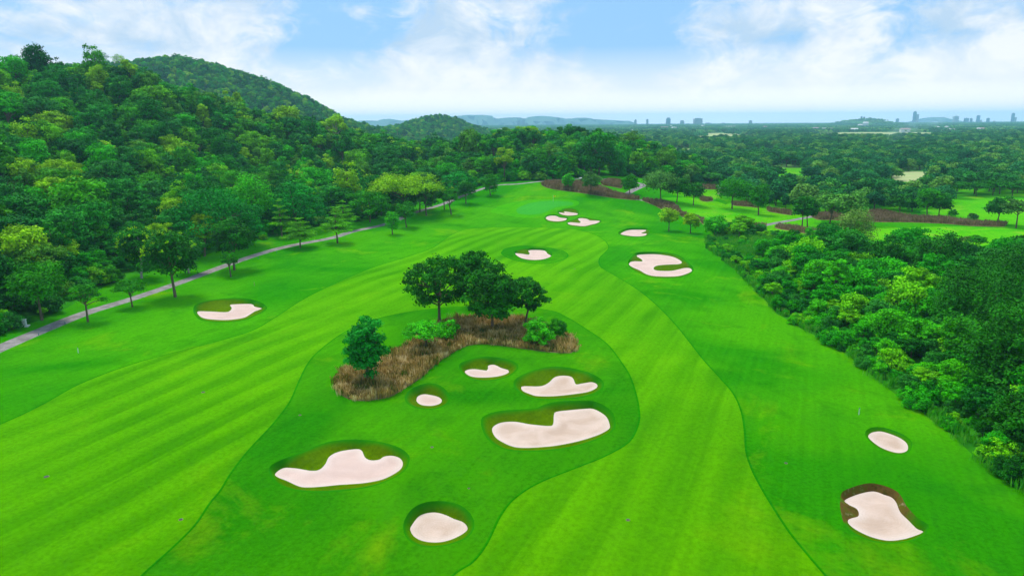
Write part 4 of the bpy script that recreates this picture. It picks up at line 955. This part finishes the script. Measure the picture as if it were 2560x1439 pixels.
TAN = tall_mat('tan_grass', [(.17, (.06,.21,.006)), (.29, (.15,.13,.02)), (.43, (.40,.27,.06)), (.62, (.66,.47,.15)), (.86, (.95,.80,.44))])
PURP = tall_mat('purple_grass', [(.1, (.11,.14,.03)), (.35, (.22,.155,.07)), (.7, (.35,.25,.13)), (.95, (.55,.44,.26))])
GRN = tall_mat('meadow_grass', [(.1, (.03,.32,.010)), (.5, (.08,.45,.012)), (.8, (.20,.50,.04)), (1, (.45,.48,.12))])
def fill(polys, s):
    out = []
    for p in polys:
        gx, gy = jgrid(p[:, 0].min(), p[:, 0].max(), p[:, 1].min(), p[:, 1].max(), s, 1.0); k = inside(gx, gy, p); out.append(np.c_[gx[k], gy[k]])
    return np.concatenate(out)
bxy = fill(BEDS[:1], .30); bxy = bxy + R.normal(size=bxy.shape) * .22; bh = (.45 + .75 * np.clip(.5 + .5 * np.sin(bxy[:, 0] * .9 + np.sin(bxy[:, 1] * 1.3) * 1.5) * np.sin(bxy[:, 1] * .8 + 1), 0, 1)) * (.7 + .6 * R.random(len(bxy)))
grass_stuff('tall_grass', bxy, bh, TAN, .06, 'tan and brown tall grass in the bed around the tree clump', 12)
grass_stuff('tall_grass', fill(BEDS[1:5], .62), 1.35, PURP, .09, 'purplish brown tall grass on the ridge beds', 10)
grass_stuff('tall_grass', fill(BEDS[5:], .7), 1.5, PURP, .10, 'purplish brown tall grass in long beds across the far lawns', 9)
mp_ = P([1780,1860,1960,2060,2110,2120,2040,1960,1880,1810], [592,588,590,596,606,640,645,640,645,625])
e1 = dense(bw, .5, False); e1 = np.concatenate([e1] * 3); e1 = e1 + R.normal(size=e1.shape) * .6 + np.array([.7, .5])
e1 = e1[(np.sin(e1[:, 1] * .35) + .7 * np.sin(e1[:, 1] * 1.1)) > -.7]
grass_stuff('meadow_grass', np.concatenate([fill([mp_], .6), e1[e1[:, 1] > 25]]), 1.1, GRN, .07, 'light green meadow grass along the shrub belt', 9)
log('grasses')

# ------------------------------------------------------------------ small things on the course
def box(x0, x1, y0, y1, z0, z1):
    V = np.array([(x, y, z) for z in (z0, z1) for x, y in ((x0, y0), (x1, y0), (x1, y1), (x0, y1))], float)
    return V, np.array([(0, 3, 2, 1), (4, 5, 6, 7), (0, 1, 5, 4), (1, 2, 6, 5), (2, 3, 7, 6), (3, 0, 4, 7)])
def cylq(cx, cy, z0, z1, r0_, r1_, seg=16):
    a = np.arange(seg) * 2 * math.pi / seg; rings = [(0.001, z0), (r0_, z0), (r0_, z0), (r1_, z1), (r1_, z1), (0.001, z1 + (r1_ * .06))]
    V = np.concatenate([np.c_[cx + r * np.cos(a), cy + r * np.sin(a), np.full(seg, z)] for r, z in rings]); i = np.arange(seg); j = (i + 1) % seg
    return V, np.concatenate([np.c_[i + k_ * seg, j + k_ * seg, j + (k_ + 1) * seg, i + (k_ + 1) * seg] for k_ in (0, 2, 4)])
WHITE = simple('white_paint', (.75,.78,.74), (.65,.70,.66), 1.0); STEEL = simple('grey_metal', (.22,.27,.30), (.15,.18,.2), 5); TEAL = simple('teal_plastic', (.04,.22,.24)); YEL = simple('yellow_cloth', (.85,.72,.05), (.8,.65,.03), 3)
LIDM = simple('cover_iron', (.09,.11,.10), (.05,.06,.06), 6)
DKG = simple('dark_rubber', (.02,.02,.022)); SKIN = simple('canopy_white', (.7,.7,.68))
# flag
g = P([1383], [504])[0]; z = gz(*g); fl = empty('golf_flag', (g[0], g[1], z)); tag(fl, 'yellow flag on a thin pole on the putting green', 'flag')
link('pole', mesh('pole', *cylq(0, 0, 0, 2.5, .035, .03, 8), WHITE), fl)
fv = []; 
for i in range(7):
    for s__ in (0, 1): fv.append((.03 + i * .14, .05 * math.sin(i * 1.1), 2.45 - s__ * .62 * (1 - i * .04)))
fv = np.array(fv); fq = np.array([(2 * i, 2 * i + 1, 2 * i + 3, 2 * i + 2) for i in range(6)]); fb = fv + np.array([0, .02, 0])
link('flag_cloth', mesh('flag_cloth', np.concatenate([fv, fb]), np.concatenate([fq, fq[:, ::-1] + len(fv)]), YEL), fl)
link('hole_cup', mesh('hole_cup', *cylq(0, 0, .006, .02, .12, .12, 16), DKG), fl)
# utility box
g = P([61], [815])[0]; ub = empty('utility_box', (g[0], g[1], gz(*g)), .3); tag(ub, 'pale utility box on a small concrete slab by the forest edge', 'utility box')
link('slab', mesh('slab', *box(-.9, .7, -.6, .6, -.1, .1), SKIN), ub); link('cabinet', mesh('cabinet', *box(-.35, .35, -.3, .3, .1, 1.15), WHITE), ub); link('lid', mesh('lid', *box(-.4, .4, -.35, .35, 1.15, 1.24), WHITE), ub)
link('door', mesh('door', *box(-.29, .29, -.325, -.302, .2, 1.05), SKIN), ub)
# distance posts
for u, v, lb, cm in [(196,882,'short pale distance post on the left rough below the path',WHITE), (2147,1036,'short pale distance post on the right rough above the oval bunker',WHITE), (636,714,'small wooden distance post above the lone left bunker',simple('post_wood', (.35,.3,.12)))]:
    g = P([u], [v])[0]; o = empty('marker_post', (g[0], g[1], gz(*g))); tag(o, lb, 'post', 'distance posts beside the fairway')
    link('post', mesh('post', *cylq(0, 0, 0, .85, .055, .05, 8), cm), o); link('cap', mesh('cap', *cylq(0, 0, .85, .95, .07, .03, 8), TEAL), o)
for u, v in [(163,810),(97,838),(646,647),(692,633)]:
    g = P([u], [v])[0]; o = link('path_marker', mesh('path_marker', *joinvf([cylq(0, 0, 0, .3, .06, .05, 8), cylq(0, 0, .3, .42, .1, .06, 8)]), TEAL)); o.location = (g[0], g[1], gz(*g))
    tag(o, {163:'second small teal peg along the near end of the cart path',97:'small teal peg nearest the left edge on the cart path',646:'small teal peg by the path above the overhanging dark tree',692:'teal peg farthest along the cart path'}[u], 'peg', 'teal pegs along the cart path')
for u, v, s__, lb in [(508,980,.28,'pale valve cover on the left fairway, upper one'),(116,1191,.3,'brown ringed valve cover near the left edge of the fairway'),(452,1298,.22,'dark valve cover on the lower left fairway'),(1570,1299,.22,'grey valve cover on the right fairway near the bottom'),
                      (1080,1117,.2,'pale sprinkler head between the two widest bunkers'),(750,1037,.2,'dark sprinkler head beside the left edge of the grassy isle'),(1172,1220,.14,'dark sprinkler head above the round bottom bunker'),(1965,1157,.2,'brownish cover in the right rough left of the oval bunker'),(1437,672,.25,'dark cover on the far fairway below the ringed bunker')]:
    g = P([u], [v])[0]; o = empty('sprinkler_cover', (g[0], g[1], gz(*g) + .005)); tag(o, lb, 'sprinkler', 'sprinkler and valve covers in the turf')
    s__ *= .7; link('ring', mesh('ring', *cylq(0, 0, 0, .02, s__ * 1.35, s__ * 1.3, 16), BEDM), o); link('lid', mesh('lid', *cylq(0, 0, .021, .05, s__, s__ * .95, 16), LIDM), o)
# golf cart on the ridge path
g = P([1452], [455])[0]; gc = empty('golf_cart', (g[0], g[1], gz(*g)), .4); tag(gc, 'small dark golf cart with a pale roof on the ridge path', 'golf cart')
link('body', mesh('body', *joinvf([box(-.6, .6, -1.2, 1.2, .3, .65), box(-.6, .6, .7, 1.2, .65, .95), box(-.58, .58, -.5, .1, .65, .85), box(-.58, .58, -.62, -.5, .65, 1.3)]), DKG), gc)
link('roof', mesh('roof', *box(-.65, .65, -1.0, .9, 1.85, 1.93), WHITE), gc)
for sx in (-.55, .55):
    for sy in (-.9, .8): link('roof_post', mesh('roof_post', *cylq(sx, sy, .6, 1.86, .03, .03, 6), STEEL), gc)
    for sy in (-.8, .8):
        wv, wf = cylq(0, 0, -.1, .1, .26, .26, 14); wv = np.c_[wv[:, 2] + sx * 1.05, wv[:, 1] + sy, wv[:, 0] + .26]; link('wheel', mesh('wheel', wv, wf, DKG), gc)
# shelter on the far lawn
g = P([1803], [487])[0]; sh = empty('shelter', (g[0], g[1], gz(*g)), .2); tag(sh, 'small grey roofed shelter with a yellow wall beyond the ridge', 'shelter')
link('wall', mesh('wall', *box(-1.5, 1.5, -1.2, 1.2, 0, 3), simple('cream_wall', (.55,.55,.25))), sh)
rv = np.array([(-2.2,-1.8,3),(2.2,-1.8,3),(2.2,1.8,3),(-2.2,1.8,3),(-2.2,0,4.4),(2.2,0,4.4)], float); link('roof', mesh('roof', rv, [(0,1,5,4),(2,3,4,5),(0,3,2,1),(0,4,3,3)][:3], STEEL), sh)

# ------------------------------------------------------------------ far buildings
def tower_mat(name, c):
    m, ns, ls = newmat(name); co = ns.new('ShaderNodeTexCoord').outputs['Object']; sx = ns.new('ShaderNodeSeparateXYZ'); ls.new(co, sx.inputs[0])
    s = mth(ns, ls, 'GREATER_THAN', mth(ns, ls, 'SINE', mth(ns, ls, 'MULTIPLY', sx.outputs[2], 2 * math.pi / 3.4)), .1)
    s2 = mth(ns, ls, 'GREATER_THAN', mth(ns, ls, 'SINE', mth(ns, ls, 'MULTIPLY', sx.outputs[0], 2 * math.pi / 9)), -.2)
    finish(ns, ls, mixc(ns, ls, c, tuple(x * .35 for x in c), mth(ns, ls, 'MULTIPLY', s, s2)), .5, .4); return m
TM = [tower_mat('tower_pale', (.24,.26,.33)), tower_mat('tower_blue', (.06,.10,.22)), tower_mat('tower_rose', (.32,.24,.28))]
TW = [ # u0,u1,vtop,mat,label, side(u1,vtop)
 (1586,1591.5,299,0,'slim pale tower, first standing right of the sea cape',None),(1616,1621,298,0,'slim pale tower, second right of the sea cape',None),(1666,1676,294,1,'rounded-top tower left of the wide block',None),
 (1701,1710,301,0,'short pale block between the rounded tower and the wide block',None),(1735,1755,295.5,2,'wide rose-grey high-rise block, broadest on the skyline',None),(1764,1777,307,0,'low block right after the wide block',None),
 (1805,1812,307,0,'low pale building right of the wide block',None),(1873,1880,301,2,'lone small tower midway along the coast',None),(2152,2156,291,1,'tower on top of the dark hill, left of two',None),(2158.5,2162.5,292,1,'tower on top of the dark hill, right of two',None),
 (2173,2177.5,293,2,'thin tower just right of the dark hill',None),(2241,2247,296,1,'narrow tower alone left of the tallest pair',None),(2285,2291.5,278,1,'tallest twin tower of the skyline',(2297,286)),
 (2385,2396,290,0,'broad pale tower right of the flat island',None),(2412,2421,295,1,'stout tower, third from the right group',None),(2426,2431,295.5,1,'slim tower beside the stout one',None),(2443.5,2450,288,1,'dark tall tower with a low annex',(2454,300)),
 (2468,2474,295,1,'medium tower right of the dark tall one',None),(2484,2488,302,2,'small tower toward the right edge',None),(2531,2537,282,1,'tall tower nearest the right edge with a lower wing',(2541,293)),
 (1293,1299.5,301,0,'pale tower in front of the far mountains, left one',None),(1305,1312,298.5,0,'pale tower in front of the far mountains, right one',None),(1313,1320,307,0,'low pale block beside the towers before the mountains',None),
 (2186,2193,305,2,'low rose building right of the dark hill',None),(2254,2268,306,0,'long low building before the tallest tower',None)]
for u0, u1, vt, mi, lb, side in TW:
    Yt = 6350.0 + R.random() * 150 if u0 < 2150 or u0 > 2165 else 5200
    x0, _, zt = zat(u0, vt, Yt); x1, _, _ = zat(u1, vt, Yt); cx = (x0 + x1) / 2; w = x1 - x0; zb = -1
    t = empty('tower', (cx, Yt, zb)); tag(t, lb, 'tower', 'high-rise towers on the coast'); h = zt - zb
    body = [box(-w / 2, w / 2, -w * .35, w * .35, 0, h * .93)]
    if 'rounded' in lb: body = [box(-w / 2, w / 2, -w * .35, w * .35, 0, h * .8), box(-w * .42, w * .42, -w * .3, w * .3, h * .8, h * .9)]
    link('tower_body', mesh('tower_body', *joinvf(body), TM[mi]), t)
    link('roof_block', mesh('roof_block', *joinvf([box(-w * .33, w * .33, -w * .22, w * .22, h * (.9 if 'rounded' in lb else .93) + .01, h * .985), box(-w * .12, w * .12, -w * .1, w * .1, h * .985 + .01, h * 1.02)]), TM[0]), t)
    if side:
        xs, _, zs = zat(side[0], side[1], Yt); link('wing', mesh('wing', *box(w / 2 + .1, xs - cx, -w * .3, w * .3, 0, zs - zb), TM[0]), t)
RR = random.Random(4)
WALLM = simple('house_wall', (.72,.70,.68), (.6,.56,.55), .1); ROOFM = simple('house_roof', (.40,.20,.17), (.35,.3,.3), .05)
def house(u, v, wm, hm, lb, grp, rose=True):
    g = P([u], [v])[0]; x, y = g; s = wm / 2; t = empty('house', (x, y, gz(x, y) - .3), RR.uniform(-.5, .5)); tag(t, lb, 'building', grp)
    link('wall', mesh('wall', *box(-s, s, -s * .5, s * .5, 0, hm), WALLM), t)
    rv = np.array([(-s - 1, -s * .5 - 1, hm + .01), (s + 1, -s * .5 - 1, hm + .01), (s + 1, s * .5 + 1, hm + .01), (-s - 1, s * .5 + 1, hm + .01), (-s + 2, 0, hm * 1.35), (s - 2, 0, hm * 1.35)])
    me = bpy.data.meshes.new('roof'); me.from_pydata([tuple(p) for p in rv], [], [(0, 1, 5, 4), (2, 3, 4, 5), (1, 2, 5), (3, 0, 4), (0, 3, 2, 1)]); me.materials.append(ROOFM if rose else WALLM); link('roof', me, t)
for u, v, w, h, lb in [(1620,337,13,8,'white house alone among the woods left of the pale field'),(1660,324,34,9,'long house with a rosy roof on the far plain below the rounded tower'),(1825,321,62,8,'very long low white shed below the skyline'),
        (2150,319,20,12,'white temple hall at the foot of the dark hill, left'),(2163,319,24,20,'white temple with a peaked hall at the foot of the dark hill'),(2262,331,26,9,'rosy roofed building right of the dark hill on the plain'),
        (2047,360,10,7,'white house tucked in the mid woods at the right'),(2437,450,10,5,'pale roofed hut among the umbrella trees'),(1685,325,22,9,'small white building on the far plain left of the wide block')]:
    house(u, v, w, h, lb, None, 'ros' in lb)
for i in range(26):
    u = RR.uniform(1180, 2550); v = RR.uniform(314, 332); house(u, v, RR.uniform(9, 22), RR.uniform(6, 9.5), 'small pale building scattered far out on the wooded plain', 'small buildings scattered on the far plain', RR.random() < .4)
# far mountains and islands across the bay
MT = simple('mountain_forest', (.05,.10,.06), (.07,.13,.07), .002)
def ridge(name, pr, Yc, depth, lb):
    V = []; n = len(pr); prof = [(-1, 0), (-.6, .35), (-.3, .75), (0, 1), (.3, .8), (.65, .35), (1, 0)]
    for u, v in pr:
        x, _, z = zat(u, v, Yc); z = max(z, -2)
        for a, q in prof: V.append((x + 60 * math.sin(a * 9 + u), Yc + a * depth, -3 + (z + 3) * q * (1 if abs(a) < .2 else 1 + .08 * math.sin(u * .21 + a * 5))))
    k = len(prof); Fq = [(i * k + j, (i + 1) * k + j, (i + 1) * k + j + 1, i * k + j + 1) for i in range(n - 1) for j in range(k - 1)]
    o = link(name, mesh(name, V, Fq, MT, smooth=True)); tag(o, kind='structure')
def cres(p, s=3): return dense(np.array(p, float), s, False)
ridge('hills', cres([(870,310),(887,303),(920,301.5),(940,303),(948,305),(965,297.5),(982,300),(1002,303),(1018,300),(1035,302.5),(1060,306),(1090,310)]), 8000, 700, '')
ridge('mountain', cres([(1110,312),(1132,292.5),(1156,289),(1180,287.5),(1210,288.5),(1223,290.5),(1237,296),(1250,297),(1277,294),(1297,294),(1314,297),(1330,292.5),(1351,290),(1371,292),(1391,294),(1418,297),(1458,294.5),(1488,298.5),(1515,300),(1540,301.5),(1562,302.5),(1567,306),(1569,309)]), 8600, 800, '')
ridge('island_hills', cres([(2313,301),(2318,297),(2330,294),(2342,293),(2352,293),(2360,295.5),(2366,300)]), 8600, 400, '')
log('buildings')
# smoke
sm = bpy.data.meshes.new('smoke'); import bmesh
bm = bmesh.new(); bmesh.ops.create_icosphere(bm, subdivisions=3, radius=1)
gx0, gy0 = P([2228], [378])[0]
for vv_ in bm.verts:
    c = vv_.co; t = (c.z + 1) / 2; w_ = 7 + 20 * t; vv_.co = Vector((c.x * w_ + t * t * 70 + 3 * math.sin(c.z * 5), c.y * w_, 6 + t * 34 + 2 * math.sin(c.x * 4)))
bm.to_mesh(sm); bm.free(); m, ns, ls = newmat('smoke_volume'); pv = N(ns, 'ShaderNodeVolumePrincipled'); pv.inputs['Color'].default_value = (.6,.85,1,1)
co = ns.new('ShaderNodeTexCoord').outputs['Object']; nz = noise(ns, ls, co, .09, 3, .6, .5); ls.new(mth(ns, ls, 'MULTIPLY', rng01(ns, ls, nz, .42, .75), .022), pv.inputs['Density']); out = ns.new('ShaderNodeOutputMaterial'); ls.new(pv.outputs[0], out.inputs['Volume']); sm.materials.append(m)
so = link('smoke', sm); so.location = (gx0, gy0, 2); tag(so, 'thin blue smoke drifting up from the woods', None, None, 'stuff')
# haze
HD = 1.3e-4
m, ns, ls = newmat('haze_air'); pv = N(ns, 'ShaderNodeVolumePrincipled', i_Density=HD); pv.inputs['Color'].default_value = (.40,.75,1,1); pv.inputs['Anisotropy'].default_value = .2
out = ns.new('ShaderNodeOutputMaterial'); ls.new(pv.outputs[0], out.inputs['Volume'])
hv, hf = box(-46000, 46000, -400, 12600, -5.5, 158); hz = link('haze', mesh('haze', hv, hf, m)); tag(hz, 'thin blue haze over the plain and sea', None, None, 'stuff')

# ------------------------------------------------------------------ sky and sun
SUN_EL, SUN_AZ = math.radians(64), math.radians(-35)       # azimuth from +Y towards +X
w = bpy.data.worlds.new('World'); sc.world = w; w.use_nodes = True; ns = w.node_tree.nodes; ls = w.node_tree.links; ns.clear()
sky = N(ns, 'ShaderNodeTexSky', sky_type='NISHITA', sun_disc=False, sun_elevation=SUN_EL, sun_rotation=SUN_AZ, altitude=50, air_density=1.0, dust_density=.6, ozone_density=2.5)
tc = ns.new('ShaderNodeTexCoord').outputs['Generated']; sx = ns.new('ShaderNodeSeparateXYZ'); ls.new(tc, sx.inputs[0])
zc = mth(ns, ls, 'ADD', mth(ns, ls, 'MAXIMUM', sx.outputs[2], 0), .13); px_ = mth(ns, ls, 'DIVIDE', sx.outputs[0], zc); py_ = mth(ns, ls, 'DIVIDE', sx.outputs[1], zc)
mp0 = N(ns, 'ShaderNodeMapping'); mp0.inputs['Scale'].default_value = (1, 1, 1.75); mp0.inputs['Rotation'].default_value = (0, math.radians(-9), 0); ls.new(tc, mp0.inputs['Vector']); cvo = mp0.outputs[0]
n1 = noise(ns, ls, cvo, 4.2, 9, .60, .5); n2 = noise(ns, ls, cvo, 15.0, 7, .62, .7)
cl = mth(ns, ls, 'ADD', n1, mth(ns, ls, 'MULTIPLY', mth(ns, ls, 'SUBTRACT', n2, .5), .62))
# bias: a clear opening to the upper right of centre, cloud banks left and low
def blob(dirv, rad):
    vn = N(ns, 'ShaderNodeVectorMath', operation='DISTANCE'); ls.new(tc, vn.inputs[0]); vn.inputs[1].default_value = tuple(dirv); mr = N(ns, 'ShaderNodeMapRange', interpolation_type='SMOOTHSTEP', i_1=0.0, i_2=rad, i_3=1.0, i_4=0.0); ls.new(vn.outputs['Value'], mr.inputs[0]); return mr.outputs[0]
def pdir(u, v): d = ray([u], [v])[0]; return d / np.linalg.norm(d)
for (u, v, rad, amt) in [(1560,80,.13,-.20),(1500,0,.13,-.12),(1640,190,.08,-.07),(960,10,.09,-.08),(840,100,.07,-.13),(640,160,.06,-.08),(2350,20,.14,-.06),(2000,40,.16,.01),(120,60,.20,.12),(420,60,.12,.10),(620,230,.12,.08),(1100,90,.13,.13),(1250,190,.14,.11),(1050,200,.1,.08),(2450,200,.20,.10),(2150,200,.15,.03),(2000,120,.08,-.06),(2250,60,.08,-.07),(1850,250,.12,.06),(900,30,.035,.12)]:
    cl = mth(ns, ls, 'ADD', cl, mth(ns, ls, 'MULTIPLY', blob(pdir(u, v), rad), amt * .8))
hz_ = rng01(ns, ls, sx.outputs[2], .10, .0)
cl = mth(ns, ls, 'ADD', cl, mth(ns, ls, 'MULTIPLY', hz_, .10))
mask = N(ns, 'ShaderNodeMapRange', interpolation_type='SMOOTHSTEP', i_1=.40, i_2=.66); ls.new(cl, mask.inputs[0])
shade = noise(ns, ls, cvo, 9.0, 7, .6, .5)
ccol = mixc(ns, ls, (8.0, 8.15, 8.4), (4.5, 5.8, 7.3), rng01(ns, ls, shade, .40, .62))
skyc = mixc(ns, ls, sky.outputs[0], (2.5, 5.0, 8.3), .8)
c = mixc(ns, ls, skyc, ccol, mth(ns, ls, 'MULTIPLY', mask.outputs[0], .93))
c = mixc(ns, ls, c, (9.4, 9.1, 9.1), rng01(ns, ls, sx.outputs[2], .10, .02)); c = mixc(ns, ls, c, (12.5, 11.6, 11.2), rng01(ns, ls, sx.outputs[2], .045, .0))
bg = N(ns, 'ShaderNodeBackground', i_Strength=.108); ls.new(c, bg.inputs[0]); out = ns.new('ShaderNodeOutputWorld'); ls.new(bg.outputs[0], out.inputs[0])
sl = bpy.data.lights.new('sun', 'SUN'); sl.energy = 3.3; sl.angle = math.radians(20); sl.color = (1, .95, .86); so = bpy.data.objects.new('sun', sl); COL.objects.link(so)
sd = Vector((math.sin(SUN_AZ) * math.cos(SUN_EL), math.cos(SUN_AZ) * math.cos(SUN_EL), math.sin(SUN_EL))); so.rotation_euler = sd.to_track_quat('Z', 'Y').to_euler(); so.location = (0, 0, 300)
sc.view_settings.view_transform = 'Standard'; sc.view_settings.look = 'None'; sc.view_settings.exposure = 0.25; sc.view_settings.gamma = 1; sc.view_settings.use_curve_mapping = False
sc.cycles.max_bounces = 5; sc.cycles.diffuse_bounces = 2; sc.cycles.volume_bounces = 4; sc.cycles.transmission_bounces = 3; sc.cycles.use_denoising = True
sc.cycles.use_adaptive_sampling = True; sc.cycles.adaptive_threshold = .02
log('done', len(bpy.data.objects))
